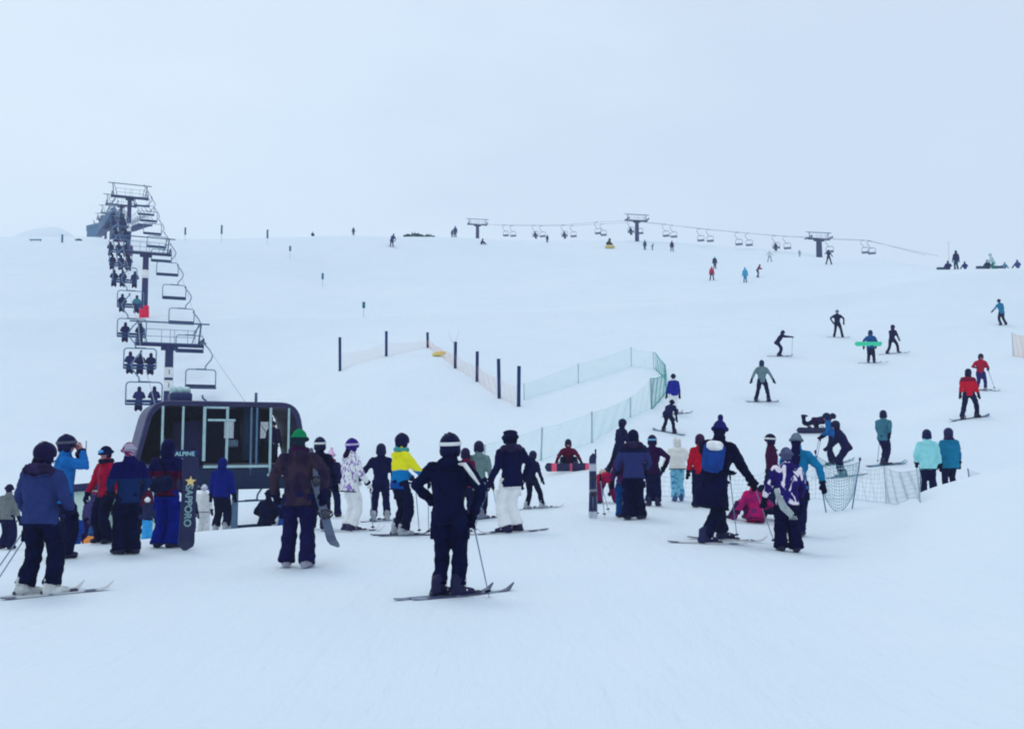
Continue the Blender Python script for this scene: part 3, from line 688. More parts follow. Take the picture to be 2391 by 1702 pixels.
person(932, 1250, 1022, -52, 'skier in yellow and blue jacket', banded('jacket_yellow_blue', [(0, (6, 60, 138)), (1.02, (10, 96, 168)), (1.20, (196, 190, 40))], 2, .1), blk,
       'skier in yellow shouldered blue jacket and black helmet holding poles out in front', fl=(-.13, .02, .09), fr=(.13, 0, .09), toe=(-8, -14),
       hl=(-.20, .38, .98), hr=(.22, .40, .98), hat=('helmet', (16, 20, 58)), boots=KB, scarf=(60, 140, 150), skis=sk(-8, 1.15, (60, 70, 104), (30, 36, 70), 'dark'), poles=(('r', (.24, .46)), ('l', (-.12, .50))), bulk=1.08, flare=1.15)
person(815, 1240, 1033, -52, 'skier in white spotted jacket', pattern('print_spots', (206, 204, 238), (112, 104, 176), 17, .53, (1, 1, .55)), J('cloth_white', (202, 210, 240), .06),
       'skier in white jacket with purple print and purple helmet, white trousers', fl=(-.13, .02, .09), fr=(.13, -.02, .09), toe=(-20, -25), gl=(196, 206, 232), hl=(-.24, .22, .95), hr=(.26, .26, .92),
       hat=('helmet', (32, 22, 110)), band=(150, 150, 210), hair=((28, 22, 60), .06), boots=('ski', (34, 36, 76)), skis=sk(-6, 1.15, (160, 176, 200), (56, 62, 96), 'white'), poles=(('r', (.30, .36)),), bulk=1.22, flare=1.3, hem=.18)
person(888, 1216, 1043, 8, 'young skier in plain navy suit', J('cloth_navy_kid', (17, 23, 66), .2), dnv,
       'young skier in plain navy suit and round helmet, left arm stretched out sideways', hl=(-.50, .14, .95), hr=(.30, .1, .88), el=(-.5, -.5, .2), hat=('helmet', (22, 26, 66)), boots=KB,
       skis=sk(-40, 1.2), poles=(('l', (-.62, .10)), ), fl=(-.16, 0, .09), fr=(.16, 0, .09))
person(770, 1208, 1057, -6, 'person in pink-collared dark suit', pattern('print_dark_speckle', (20, 22, 66), (70, 72, 120), 22, .66), dnv,
       'person in dark suit with maroon collar and pale bobble hat, standing wide', fl=(-.24, .04, .09), fr=(.22, -.03, .09), hat=('pom', (170, 150, 196)), scarf=(106, 24, 74), boots=SB, flare=1.2, bulk=1.2)
person(742, 1236, 1030, -10, 'person in black with helmet and rucksack', blk, blk, 'person in black jacket with rucksack and goggled helmet behind the brown jacketed snowboarder',
       hat=('helmet', (18, 26, 62)), band=(170, 190, 215), pack=((14, 24, 58),), boots=SB, hl=(-.26, .2, .9), hr=(.26, .22, .9))
person(1086, 1216, 1053, 0, 'person in maroon behind the black-suited skier', J('cloth_maroon', (82, 22, 66), .2), dnv,
       'person in maroon mostly hidden behind the black suited skier', hat=('helmet', (26, 22, 60)), boots=DB)
person(1117, 1213, 1037, -16, 'skier in long grey-green jacket', J('cloth_greygreen', (86, 118, 134), .16), blk,
       'skier in long grey green jacket and black helmet looking left', hyaw=40, hat=('helmet', (20, 24, 58)), boots=('ski', (90, 104, 134)), toe=(-30, -36), hem=.30, bulk=1.05, flare=1.0,
       skis=sk(-34, 1.1, (56, 66, 100), (100, 120, 150), 'dark'), poles=(('r', (.44, .12)), ), fl=(-.07, 0, .09), fr=(.09, .02, .09))
person(1195, 1243, 1013, 52, 'skier in navy jacket and white trousers', J('cloth_navy2', (13, 19, 62), .22), J('cloth_offwhite', (196, 206, 220), .08),
       'skier in navy jacket, off white trousers and flared fur hat', twist=-42, hyaw=10, fl=(-.12, .03, .09), fr=(.12, -.03, .09), toe=(26, 24), hl=(-.30, .24, .90), hr=(.22, -.10, .92),
       hat=('fur', (16, 22, 60)), hood='fur', boots=('ski', (20, 24, 62)), gl=(18, 24, 66), skis=sk(26, 1.38, (140, 156, 180), (46, 54, 90), 'long grey'), poles=(('l', (-.30, .62)), ('l2', (-.55, .50))), bulk=1.18, flare=1.4)
person(1240, 1188, 1058, -40, 'dark skier taking a wide step', J('cloth_navy3', (16, 23, 64), .2), blk, 'slim skier in dark suit taking a wide step beside the white trousered skier',
       fl=(-.16, -.02, .09), fr=(.36, .10, .09), toe=(-10, -36), lean=8, hat=('helmet', (24, 30, 66)), boots=KB, hl=(-.24, .2, .9), hr=(.28, .2, .9), skis=sk(-16, 1.1), bulk=.95)
person(1327, 1112, 1048, 180, 'seated snowboarder in dark red', J('cloth_darkred2', (72, 16, 54), .25), blk, 'snowboarder in dark red sitting on the snow behind a red tipped board',
       d=30.5, H=1.66, hip=(0, -.25, .17), lean=12, fl=(-.26, .42, .12), fr=(.26, .42, .12), hl=(-.44, .22, .20), hr=(.44, .22, .20), el=(-1, -.3, .3), er=(1, -.3, .3), kneeh=(0, -.2, 1),
       hat=('helmet', (18, 26, 60)), boots=SB, bulk=1.1, follow=False)
_p = spot_d(1325, 29.7); _p.z = ground(_p.x, _p.y)
board_obj(Matrix.Translation(_p + Vector((0, 0, .16))) @ Matrix.Rotation(R(90), 4, 'Z') @ Matrix.Rotation(R(84), 4, 'Y'), (18, 22, 66), 'dark snowboard with red tips propped on edge before a seated rider', None, 1.42, (196, 70, 110))
# --- queue behind the rim
person(26, 1277, 1134, -8, 'person in grey jacket far left', J('cloth_grey', (92, 108, 122), .2), dnv, 'person in grey jacket and dark trousers partly hidden at the left picture edge',
       d=24, H=1.6, hat=('beanie', (24, 26, 66)), boots=SB, flare=1.5, bulk=1.15)
def kid(px, d, H, hatc, jc, tc, who, yaw=0, hatk='beanie', **k):
    return person(px, 0, 0, yaw, who, J('kid%s' % (jc,), jc, .2), J('kid%s' % (tc,), tc, .2), d=d, H=H, hat=(hatk, hatc), boots=SB, flare=1.3, bulk=1.15, **k)
kid(186, 22, .98, (24, 26, 60), (20, 54, 148), (24, 56, 140), 'small child in blue suit beside the pale hut wall', 20)
kid(208, 22.6, .92, (18, 22, 60), (24, 22, 68), (88, 20, 60), 'small child in dark jacket and red trousers near the hut', -20)
kid(229, 21.5, .78, (50, 120, 150), (30, 70, 130), (20, 26, 70), 'little child in teal hat and dark trousers behind the red jacket', 10)
kid(222, 26, 1.5, (50, 48, 96), (48, 50, 104), (40, 42, 92), 'person in faded violet jacket in front of the hut')
kid(336, 21, 1.42, (34, 24, 60), (64, 22, 58), (24, 22, 60), 'person in rust patterned jacket between two dark clad people')
kid(352, 20.5, .95, (190, 200, 226), (30, 40, 80), (44, 134, 206), 'child in light blue trousers and white cap peering past the red jacket', 30, lean=22)
kid(480, 24, 1.24, (150, 168, 206), (186, 198, 236), (190, 196, 230), 'small person in all white seen from behind near the station', 0, hl=(-.3, .02, .8), hr=(.3, .02, .8))
person(521, 1247, 1082, -6, 'person in royal blue jacket', J('cloth_royal2', (10, 28, 116), .2), blk, 'person in royal blue hooded jacket and black trousers facing the lift station', d=22.6, H=1.70, hat=('hood', (12, 26, 104)), boots=KB, flare=1.3, bulk=1.25)
kid(450, 23.4, 1.0, (24, 28, 64), (18, 24, 66), (16, 22, 60), 'small dark clad child half hidden by the upright board')
person(626, 1238, 1178, -20, 'person in black sitting by the lift', blk, blk, 'person all in black sitting on the snow right of the lift station', d=22.8, H=1.62, hip=(0, -.05, .17), lean=14,
       fl=(-.2, .55, .12), fr=(.2, .55, .12), kneeh=(0, -.2, 1), hl=(-.34, .3, .3), hr=(.34, .3, .3), hat=('beanie', (14, 20, 58)), boots=SB, bulk=1.2, follow=False, topz=.95)
kid(660, 23, .62, (40, 90, 170), (30, 80, 170), (40, 90, 180), 'tiny child in blue beside the sitting black figure')
# --- middle group
person(1446, 1082, 960, -64, 'person in navy walking down past the group', J('cloth_navy4', (20, 24, 68), .2), blk, 'person in navy jacket and helmet leaning downhill behind the slate vest', d=28, H=1.66,
       lean=10, fl=(-.14, -.42, .09), fr=(.12, -.10, .09), hl=(-.22, .22, .9), hr=(.25, .24, .86), hat=('helmet', (18, 24, 58)), boots=DB)
person(1418, 1163, 1078, 10, 'child in crimson bending over', J('cloth_crimson', (136, 18, 66), .2), J('cloth_plum', (88, 22, 80), .2), 'child in crimson jacket bending over with legs apart by the upright skis',
       d=23, H=1.35, hip=(0, -.05, .80), lean=86, fl=(-.27, 0, .09), fr=(.27, 0, .09), hl=(-.2, .5, .30), hr=(.24, .52, .34), hat=('beanie', (200, 186, 190)), boots=SB, flare=1.25, gl=(60, 30, 80))
person(1481, 1213, 1010, 0, 'big person in slate vest', banded('vest_slate', [(0, (34, 44, 98)), (1.34, (16, 24, 58))]), J('cloth_black_baggy', (11, 18, 54), .3),
       'big person in slate vest with black hood, black rucksack and baggy black trousers', bulk=1.30, flare=1.5, hat=('hood', (14, 22, 56)), hood='fur', boots=SB, hl=(-.28, .24, .96), hr=(.28, .24, .98), fl=(-.13, 0, .09), fr=(.13, .02, .09), toe=(10, -35))
_pk = person(1456, 1210, 1040, 4, 'person in blue trousers behind the slate vest', J('cloth_violet', (60, 32, 92), .3), J('cloth_blue_tr', (14, 62, 134), .2), 'person in bright blue trousers hidden behind the slate vest', d=19.9, H=1.45, hat=('beanie', (190, 170, 170)), boots=SB)
person(1524, 1182, 1022, -18, 'skier in plum jacket with blue goggle strap', J('cloth_plum_dark', (36, 18, 66), .25), dnv, 'skier in dark plum jacket with blue and white goggle strap, elbow out', hl=(-.24, .26, .96), hr=(.30, .14, 1.0), er=(1, -.4, .1),
       hat=('helmet', (18, 22, 60)), band=(90, 150, 215), boots=DB, toe=(40, -10), flare=1.1, bulk=1.12, fl=(-.10, 0, .09), fr=(.12, .06, .09))
person(1581, 1160, 1028, 0, 'skier in cream coat', J('cloth_cream', (204, 208, 212), .07), pattern('print_lightblue', (98, 168, 206), (60, 120, 180), 9, .55), 'skier in cream hooded coat with dark hem and light blue trousers', d=23.3, H=1.55, hem=.06, hat=('hood', (206, 208, 208)),
       boots=('ski', (44, 70, 124)), bulk=1.5, hl=(-.40, .16, .86), hr=(.42, .16, .90), el=(-1, -.4, 0), er=(1, -.4, 0), gl=(30, 44, 84), poles=(('l', (-.62, .25)), ('r', (.52, .25))), fl=(-.09, 0, .09), fr=(.09, 0, .09), flare=1.2)
person(1638, 1185, 1020, 6, 'person in red and black jacket', J('cloth_scarlet', (150, 18, 48), .25), dnv, 'person in red jacket with black sleeves behind the long black coat', hat=('helmet', (40, 24, 62)), boots=DB, stripe=((16, 20, 56), 'R', 0, .05), hair=((16, 20, 50), .2), bulk=1.1)
person(1672, 1264, 992, -58, 'skier in long black coat', J('cloth_coat', (12, 18, 54), .3), blk, 'skier in long black coat and pompom hat with blue and white rucksack, striding right', lean=12, hip=(0, -.02, .90), hem=.42, bulk=1.34, flare=1.1,
       fl=(-.13, .26, .09), fr=(.11, -.32, .09), toe=(-10, -14), hl=(-.18, .50, .92), hr=(.20, .52, .86), twist=36, hat=('pom', (26, 30, 100)), pack=(pattern('pack_blue', (22, 54, 130), (20, 50, 120), 6), (196, 196, 232)), boots=('ski', (20, 26, 66)),
       skis=sk(-18, 1.42, (150, 166, 190), (66, 78, 108), 'long pale'), poles=(('l', (-.20, .62)), ('r', (.22, .96))), hair=((16, 20, 54), .12))
person(1806, 1186, 1020, 66, 'skier in maroon standing by the pink child', J('cloth_maroon2', (50, 18, 60), .25), dnv, 'skier in maroon jacket and black helmet turned left behind the crouching figure', hat=('helmet', (16, 22, 58)), band=(170, 190, 210), boots=DB)
person(1842, 1288, 1054, -4, 'person in camouflage jacket', pattern('print_camo', (26, 24, 98), (186, 188, 230), 7, .57, (1, 1, .6), (28, 22, 84)), J('cloth_black_wide', (12, 17, 56), .3), 'person in purple and white camouflage jacket, grey beanie and very wide black trousers', hat=('beanie', (64, 76, 118)),
       boots=SB, flare=1.45, bulk=1.2, hem=.16, hl=(-.38, .1, .86), hr=(.26, .2, .9), hood='down')
person(1864, 1252, 1020, -24, 'person in turquoise jacket and grey beanie', J('cloth_turquoise', (14, 104, 164), .2), dnv, 'person in turquoise jacket, grey beanie and long dark hair behind the camouflage jacket', hat=('beanie', (80, 104, 130)), hair=((18, 20, 66), .30), boots=SB, hr=(.42, .06, .92), er=(1, -.3, 0), fl=(-.24, .02, .09), fr=(.04, 0, .09))
person(1756, 1205, 1122, 24, 'child in pink jacket sitting', pattern('print_pink', (138, 20, 92), (112, 24, 92), 4, .52, (1, 1, 1), (86, 34, 96)), J('cloth_plum3', (60, 24, 80), .2), 'child in bright pink jacket and black hat sitting on the snow', d=19.6, H=1.62, hip=(0, -.05, .17), lean=20, side=12,
       fl=(-.2, .5, .12), fr=(.2, .5, .12), kneeh=(0, -.2, 1), hl=(-.5, .0, .16), hr=(.36, .2, .3), hat=('beanie', (18, 20, 54)), boots=SB, bulk=1.3, follow=False, gl=(90, 20, 90))
person(1796, 1206, 1105, -10, 'dark figure crouching', J('cloth_dark_teal', (16, 30, 66), .25), dnv, 'dark clad person crouching right beside the pink jacketed child', d=20.2, H=1.6, hip=(0, -.12, .34), lean=30, fl=(-.16, .12, .09), fr=(.16, .12, .09), kneeh=(0, 1, .3), hl=(-.26, .4, .5), hr=(.28, .4, .5), hat=('hood', (16, 26, 62)), boots=SB, bulk=1.2)
# --- skiers by the slalom net
person(1946, 1084, 968, 62, 'skier in blue jacket with poles', J('cloth_blue5', (18, 84, 158), .2), dnv, 'skier in blue jacket stooping with poles, left of the dark hunched skier', lean=16, hl=(-.28, .32, .98), hr=(.10, .34, .94), hat=('helmet', (16, 30, 70)), boots=DB, fl=(-.12, .05, .09), fr=(.12, -.05, .09), toe=(26, 26),
       skis=sk(-180+20, 1.4, (80, 130, 160), (40, 60, 100), 'teal'), poles=(('l', (-.3, .62)), ('r', (.12, .60))))
person(1968, 1114, 985, 60, 'dark hunched skier', J('cloth_navy6', (18, 23, 68), .2), dnv, 'skier in dark navy hunched forward on long skis above the net basket', lean=26, hip=(0, -.12, .90), hl=(-.15, .38, .9), hr=(.14, .40, .88), hat=('helmet', (20, 24, 62)), boots=('ski', (50, 90, 120)), fl=(-.09, .04, .09), fr=(.09, -.02, .09), toe=(26, 26), skis=sk(2, 1.65, (24, 90, 130), (30, 50, 100), 'teal'), topz=1.66)
person(2064, 1086, 962, -70, 'skier in grey-green jacket on the right', J('cloth_greyteal', (50, 104, 136), .18), dnv, 'skier in teal grey jacket on skis pointing right, looking back, pole in left hand', twist=40, hl=(-.42, .22, .96), hr=(.24, .06, 1.02), er=(1, -.7, 0), hat=('helmet', (18, 26, 64)), boots=DB, fl=(-.09, .05, .09), fr=(.09, -.04, .09), toe=(-18, -20), skis=sk(-6, 1.3, (60, 110, 150), (30, 50, 96), 'blue'), poles=(('l', (-.52, .20)), ))
person(2164, 1165, 1020, -16, 'person in pale cyan coat', J('cloth_cyan', (112, 182, 206), .10), dnv, 'person in pale cyan coat with light chest band standing behind the snow bank', d=23.6, H=1.66, hat=('helmet', (22, 30, 74)), boots=SB, bulk=1.3, hem=.20, hl=(-.26, .16, .92), hr=(.30, .06, .84), flare=1.2)
person(2216, 1175, 1030, 4, 'person in teal coat', J('cloth_teal', (20, 106, 156), .15), dnv, 'person in teal coat with plum scarf behind the snow bank', d=23.9, H=1.66, hat=('helmet', (30, 36, 80)), scarf=(44, 24, 78), boots=SB, bulk=1.38, hem=.24, hl=(-.30, .1, .86), hr=(.30, .1, .86))
person(1908, 980, 952, -96, 'fallen snowboarder', J('cloth_plum5', (34, 22, 72), .2), dnv, 'snowboarder in dark clothes lying flat on the snow, one leg raised', d=37.6, H=1.7, hip=(.0, -.05, .40), lean=82, fl=(-.2, -.50, .66), fr=(.2, -.40, .12), kneeh=(0, .3, -1), hl=(-.2, .75, .10), hr=(.24, .72, .10), hat=('helmet', (20, 24, 62)), boots=SB, bulk=1.3, follow=False)
_p = spot_d(1888, 37.2)
board_obj(Matrix.Translation(_p + Vector((.3, 0, .12))) @ Matrix.Rotation(R(90), 4, 'Z') @ Matrix.Rotation(R(70), 4, 'Y'), (16, 24, 66), 'dark snowboard on edge beside the fallen snowboarder', None, 1.5)
# --- on the open slope
person(1562, 1010, 930, -34, 'dark bending snowboarder', J('cloth_navy7', (20, 26, 74), .2), dnv, 'snowboarder in dark clothes bending forward by the green net', hip=(-.02, -.12, .84), lean=52, fl=(-.28, 0, .09), fr=(.24, 0, .09), toe=(10, -10), hl=(-.02, .5, .62), hr=(.16, .48, .56), hat=('beanie', (18, 22, 60)), boots=SB, board=((60, 96, 130), 'grey-blue'), topz=1.48)
person(1574, 968, 874, 12, 'skier in blue jacket and white trousers', J('cloth_blue8', (24, 36, 140), .2), J('cloth_offwhite2', (188, 200, 220), .08), 'skier in blue jacket with white shoulders and white trousers by the net end', hat=('beanie', (16, 26, 64)), boots=DB, skis=sk(-70, 1.4), toe=(10, -10), bulk=1.15, scarf=(210, 220, 240))
person(1780, 938, 842, 180, 'snowboarder in grey jacket', J('cloth_grey9', (84, 116, 136), .18), dnv, 'snowboarder in grey jacket gliding toward us with arms held wide', fl=(-.28, 0, .09), fr=(.28, 0, .09), toe=(14, -14), hl=(-.46, .10, .92), hr=(.46, .10, .92), el=(-.7, -.3, 0), er=(.7, -.3, 0), hat=('hood', (24, 48, 84)), boots=SB, board=((96, 120, 156), 'grey'))
person(1956, 788, 724, 176, 'snowboarder in black with green hat', nvy, dnv, 'snowboarder in black with dull green hat high on the right slope', fl=(-.30, 0, .09), fr=(.22, 0, .09), hl=(-.38, .1, .95), hr=(.30, .02, 1.0), el=(-1, -.2, 0), er=(1, -.3, 0), hat=('beanie', (56, 96, 110)), boots=SB, board=((110, 130, 166), 'grey'))
person(1820, 832, 770, -88, 'dark skier reaching forward', nvy, dnv, 'dark skier bending and reaching one arm out to the right', hip=(0, -.12, .84), lean=34, fl=(-.1, .06, .09), fr=(.1, -.1, .09), hl=(-.14, .84, 1.18), hr=(.12, .86, 1.14), hat=('hood', (20, 36, 76)), boots=DB, skis=sk(0, 1.5), poles=(('r', (.14, .70)),), topz=1.58)
P47 = person(2034, 848, 771, -26, 'skier in blue carrying a green board', J('cloth_blue10', (22, 70, 140), .2), dnv, 'skier in blue jacket carrying a bright green snowboard behind the back', lean=14, hip=(0, -.05, .90), fl=(-.13, 0, .09), fr=(.15, .06, .09), hl=(-.34, .0, .9), hr=(.26, .1, .9), toe=(-10, -16), hat=('helmet', (16, 40, 84)), boots=DB, skis=sk(-40, 1.5, (120, 140, 180), (90, 110, 150)), topz=1.70)
person(2084, 826, 758, -58, 'dark skier in wide stance', J('cloth_plum11', (21, 20, 68), .2), dnv, 'dark skier in a wide stance next to the green board carrier', lean=10, hip=(0, -.02, .86), fl=(-.1, -.36, .09), fr=(.1, .40, .09), hl=(-.2, .42, .86), hr=(.16, .44, .84), hat=('helmet', (26, 28, 70)), boots=DB, toe=(-20, -26), skis=sk(0, 1.3), topz=1.68)
person(2338, 760, 698, 10, 'person in blue at the upper right', J('cloth_blue12', (18, 106, 158), .2), dnv, 'person in blue jacket leaning left on the upper right slope', side=-12, fl=(-.02, 0, .09), fr=(.36, 0, .09), hip=(.06, 0, .92), hl=(-.50, .08, .98), hr=(.20, .05, .86), hat=('beanie', (18, 30, 70)), boots=SB)
person(2292, 911, 828, 168, 'skier in red with goggles', J('cloth_red13', (140, 22, 60), .2), J('cloth_indigo2', (34, 34, 104), .2), 'skier in red jacket and indigo trousers behind the red snowboarder', hip=(0, -.1, .86), lean=16, fl=(-.16, .05, .09), fr=(.16, -.1, .09), hr=(.34, .34, 1.04), hl=(-.26, .2, .95), hat=('helmet', (24, 26, 62)), boots=KB, skis=sk(30, 1.3), poles=(('l', (-.62, -.2)),), topz=1.64)
person(2264, 977, 863, 180, 'snowboarder in red jacket', banded('jacket_red14', [(0, (150, 16, 48)), (1.33, (90, 16, 50))]), dnv, 'snowboarder in red jacket and black hood facing us on the right', fl=(-.27, 0, .09), fr=(.27, 0, .09), toe=(12, -12), hl=(-.31, .08, .86), hr=(.33, .06, .86), hat=('hood', (18, 24, 60)), boots=SB, board=((40, 66, 110), 'dark'), bulk=1.14, stripe=((20, 24, 62), 'R', 0, .04), face=True)
# --- far slope and skyline, a few pixels tall each
def far(px, fy, hy, jc, tc, lab, yaw=170, hat=('hood', None), **k):
    hc = hat[1] or jc
    return person(px, fy, hy, yaw, lab, J('far%s' % (jc,), jc, .15), J('far%s' % (tc,), tc, .15), hat=(hat[0], hc), gl=jc, boots=('snow', (26, 32, 74)), **k)
D1, D2 = (20, 30, 82), (18, 26, 72)
far(1662, 655, 622, (140, 26, 70), D1, 'small child in red near the top of the slope', 180, fl=(-.22, 0, .09), fr=(.22, 0, .09), board=((150, 190, 200), 'pale'))
far(1669, 628, 598, (30, 34, 90), (40, 36, 90), 'skier in navy with teal hat just above the red child', 180, hat=('hood', (90, 180, 190)))
far(1740, 660, 624, (40, 130, 180), (40, 120, 170), 'small child in light blue near the top', 170)
far(1769, 648, 618, (92, 24, 90), (40, 24, 80), 'child in plum leaning right near the top', -80, lean=30, hl=(-.2, .5, 1.1), hr=(.2, .5, 1.1), topz=1.6)
far(1797, 612, 584, (150, 172, 196), (120, 140, 168), 'pale clad skier striding in front of the chairs', 180, fl=(-.25, .1, .09), fr=(.25, -.1, .09), hl=(-.5, .1, 1.0), hr=(.5, .1, 1.0))
far(1867, 600, 583, (110, 140, 170), (110, 140, 170), 'faint small figure left of the squat lift tower', 180)
far(1935, 618, 583, D1, D2, 'dark skier striding right of the squat lift tower', 180, fl=(-.28, .1, .09), fr=(.28, -.1, .09), hl=(-.4, .1, 1.0), hr=(.4, .1, 1.3))
far(917, 577, 545, (24, 40, 106), (20, 34, 96), 'navy clad snowboarder leaning back on the crest', 20, side=14, fl=(-.30, 0, .09), fr=(.06, 0, .09), hip=(-.05, 0, .9), board=((130, 150, 186), 'pale'))
far(1125, 571, 556, D1, D2, 'dark figure sitting below the leftmost far tower', -60, hip=(0, -.05, .17), lean=20, fl=(-.2, .55, .12), fr=(.2, .55, .12), kneeh=(0, -.2, 1), topz=.98)
far(1278, 567, 548, D1, D2, 'dark upright figure under the far chairs', 20)
far(1056, 552, 533, (40, 80, 120), (40, 70, 110), 'small blue figure standing on the skyline left of a companion', 10)
far(1063, 552, 525, (24, 44, 96), (30, 50, 100), 'taller dark figure standing on the skyline', 10)
far(730, 548, 537, D1, D2, 'dark figure sitting on the skyline', 0, hip=(0, -.05, .17), fl=(-.2, .55, .12), fr=(.2, .55, .12), kneeh=(0, -.2, 1), topz=.98)
far(825, 548, 528, (24, 50, 100), (24, 44, 92), 'dark figure standing alone on the skyline above the bamboo poles', 0)
far(1420, 578, 556, (50, 50, 60), (46, 48, 62), 'dark figure on a yellow mat left of the tall tower', -60, hip=(0, -.05, .25), lean=24, fl=(-.2, .5, .12), fr=(.2, .5, .12), kneeh=(0, -.2, 1), topz=1.0)
far(1506, 584, 560, (24, 70, 110), D2, 'upright figure right beside the tall lift tower', 10)
far(1523, 584, 569, (60, 110, 150), (40, 80, 130), 'small stooping figure right of the tall lift tower', -60, lean=30, topz=1.5)
far(1569, 588, 562, D1, D2, 'dark figure standing below the empty far chairs', 180, fl=(-.2, 0, .09), fr=(.2, 0, .09))
far(2214, 614, 592, (18, 24, 88), (18, 24, 80), 'seated dark figure by the white pole at right skyline', 0, hip=(0, -.05, .17), lean=12, fl=(-.3, .5, .12), fr=(.3, .5, .12), kneeh=(0, -.2, 1), topz=.98, bulk=1.2)
far(2233, 615, 570, (16, 28, 84), (16, 60, 100), 'tall standing figure in navy at right skyline', 0)
far(2253, 617, 598, (20, 40, 110), (18, 36, 100), 'seated blue figure right of the tall standing one', 0, hip=(0, -.05, .17), lean=12, fl=(-.3, .5, .12), fr=(.3, .5, .12), kneeh=(0, -.2, 1), topz=.98)
far(2306, 615, 593, (20, 50, 80), (20, 60, 90), 'seated figure in dark green beside the pale kneeling one', 0, hip=(0, -.05, .17), lean=12, fl=(-.3, .5, .12), fr=(.3, .5, .12), kneeh=(0, -.2, 1), topz=.98)
far(2318, 617, 582, (130, 166, 190), (40, 110, 120), 'pale kneeling figure in the group at far right', 60, hip=(0, -.05, .5), lean=20, fl=(-.1, -.3, .1), fr=(.1, -.3, .1), topz=1.2)
far(2345, 613, 597, (60, 110, 160), (60, 100, 150), 'small blue seated figure in the far right group', -60, hip=(0, -.05, .17), lean=12, fl=(-.2, .55, .12), fr=(.2, .55, .12), kneeh=(0, -.2, 1), topz=.98)
far(2376, 614, 593, (34, 60, 124), (30, 60, 110), 'seated navy figure at the right picture edge skyline', 0, hip=(0, -.05, .17), lean=12, fl=(-.3, .5, .12), fr=(.3, .5, .12), kneeh=(0, -.2, 1), topz=.98, bulk=1.2)

# ------------------------------------------------------------------ main chairlift
LA, LB = 5.58, .4564                     # the lift line on plan: x = LA - LB * y
LDIR = Vector((-LB, 1, 0)).normalized(); LPER = Vector((LDIR.y, -LDIR.x, 0)); LYAW = math.atan2(-LDIR.x, LDIR.y)
steel = hard('steel_dark', (26, 38, 88), .55, .25, .2); steel2 = hard('steel_teal', (44, 78, 116), .5, .3, .2)
pale_metal = hard('pale_metal', (150, 172, 196), .45, .3, .12); white_p = hard('white_paint', (206, 218, 236), .5, .25, .08)
seat_m = hard('seat_dark', (22, 46, 96), .6, .15, .15); red_pad = hard('pad_red', (176, 18, 70), .8, .1, .15); purple_pad = hard('pad_purple', (66, 38, 108), .8, .1, .15)
frame_m = hard('chair_frame', (70, 100, 142), .45, .35, .15)
cablem = hard('cable', (120, 136, 166), .5, .3, .1)
def text_on(txt, size, Mx, mat, parent, name='lettering'):
    cu = bpy.data.curves.new(name, 'FONT'); cu.body = txt; cu.size = size; cu.align_x = 'CENTER'; cu.align_y = 'CENTER'; cu.extrude = .004; cu.offset = .004
    t = bpy.data.objects.new(name, cu); me = bpy.data.meshes.new_from_object(t); bpy.data.objects.remove(t); bpy.data.curves.remove(cu)
    me.materials.clear(); me.materials.append(mat); o = bpy.data.objects.new(name, me); COL.objects.link(o); o.parent = parent; o.matrix_parent_inverse = Matrix(); o.matrix_basis = Mx; return o
def make_chair(w=1.86, riders=False, h=1.22, hang=2.9):
    root = empty('lift_chair', Matrix())
    hw = w/2; mb = MB(); pts = []
    for a, b_ in ((-hw, 0), (-hw, h-.22)): pts.append((a, -.2, b_))
    for k in range(1, 5): t_ = k/5*math.pi/2; pts.append((-hw + .22*(1-math.cos(t_)), -.2, h-.22+.22*math.sin(t_)))
    for k in range(0, 6): t_ = k/5*math.pi/2; pts.append((hw - .22 + .22*math.sin(t_), -.2, h-.22+.22*math.cos(t_)))
    pts.append((hw, -.2, 0))
    mb.tube(pts, .037, 7, (0, 1, 0)); mb.build('frame', frame_m, root)
    mb = MB(); mb.box((0, .02, .0), (hw+.01, .25, .045), None, .03); mb.build('seat', seat_m, root)
    mb = MB(); mb.box((0, -.215, .16), (hw-.04, .03, .085), Matrix.Rotation(R(-8), 3, 'X'), .02); mb.build('backrest', seat_m, root)
    mb = MB(); mb.tube([(-.25, -.2, h), (-.30, -.2, h+.25), (-.62, -.2, h+.65), (-.70, -.2, h+.95), (-.50, -.2, h+1.3), (-.26, -.2, hang-.1), (-.22, -.2, hang)], [.040]*7, 8, (0, 1, 0)); mb.build('hanger', frame_m, root)
    mb = MB(); mb.box((-.22, -.2, hang), (.05, .14, .06), None, .02); mb.build('grip', steel, root)
    mb = MB(); mb.box((0, -.2, h+.01), (.34, .035, .045), None, .015); mb.build('crossbar', steel2, root)
    return root
proto = make_chair(); used = [False]
def place_chair(px, py, d, up, label, group, src=None, z=None, yaw=None):
    src = src or proto
    o = copy_tree(src)
    x = side_of(px, py)*d; zz = Z(d, py) if z is None else z
    o.matrix_world = Matrix.Translation((x, d, zz)) @ Matrix.Rotation(LYAW + (0 if up else math.pi) if yaw is None else yaw, 4, 'Z')
    return tag(o, label, 'lift chair', group)
LEFTC = [(335, 944, 52, 'lowest'), (326, 860, 58, 'second lowest'), (307, 786, 65, 'third lowest'), (304, 717, 71.5, 'fourth lowest'), (291, 659, 78, 'fifth lowest'), (281, 620, 85, 'sixth lowest'), (278, 589, 92, 'seventh lowest')]
RIGHTC = [(469, 906, 60.9, 'lowest'), (443, 822, 67, 'second lowest'), (424, 756, 73, 'third lowest'), (407, 698, 79, 'fourth lowest'), (391, 643, 85, 'fifth lowest'), (377, 611, 91, 'sixth lowest'), (366, 578, 97, 'seventh lowest'),
          (356, 547, 103, 'eighth lowest'), (347, 517, 109, 'ninth lowest'), (341, 502, 115, 'tenth lowest'), (331, 482, 121, 'eleventh lowest')]
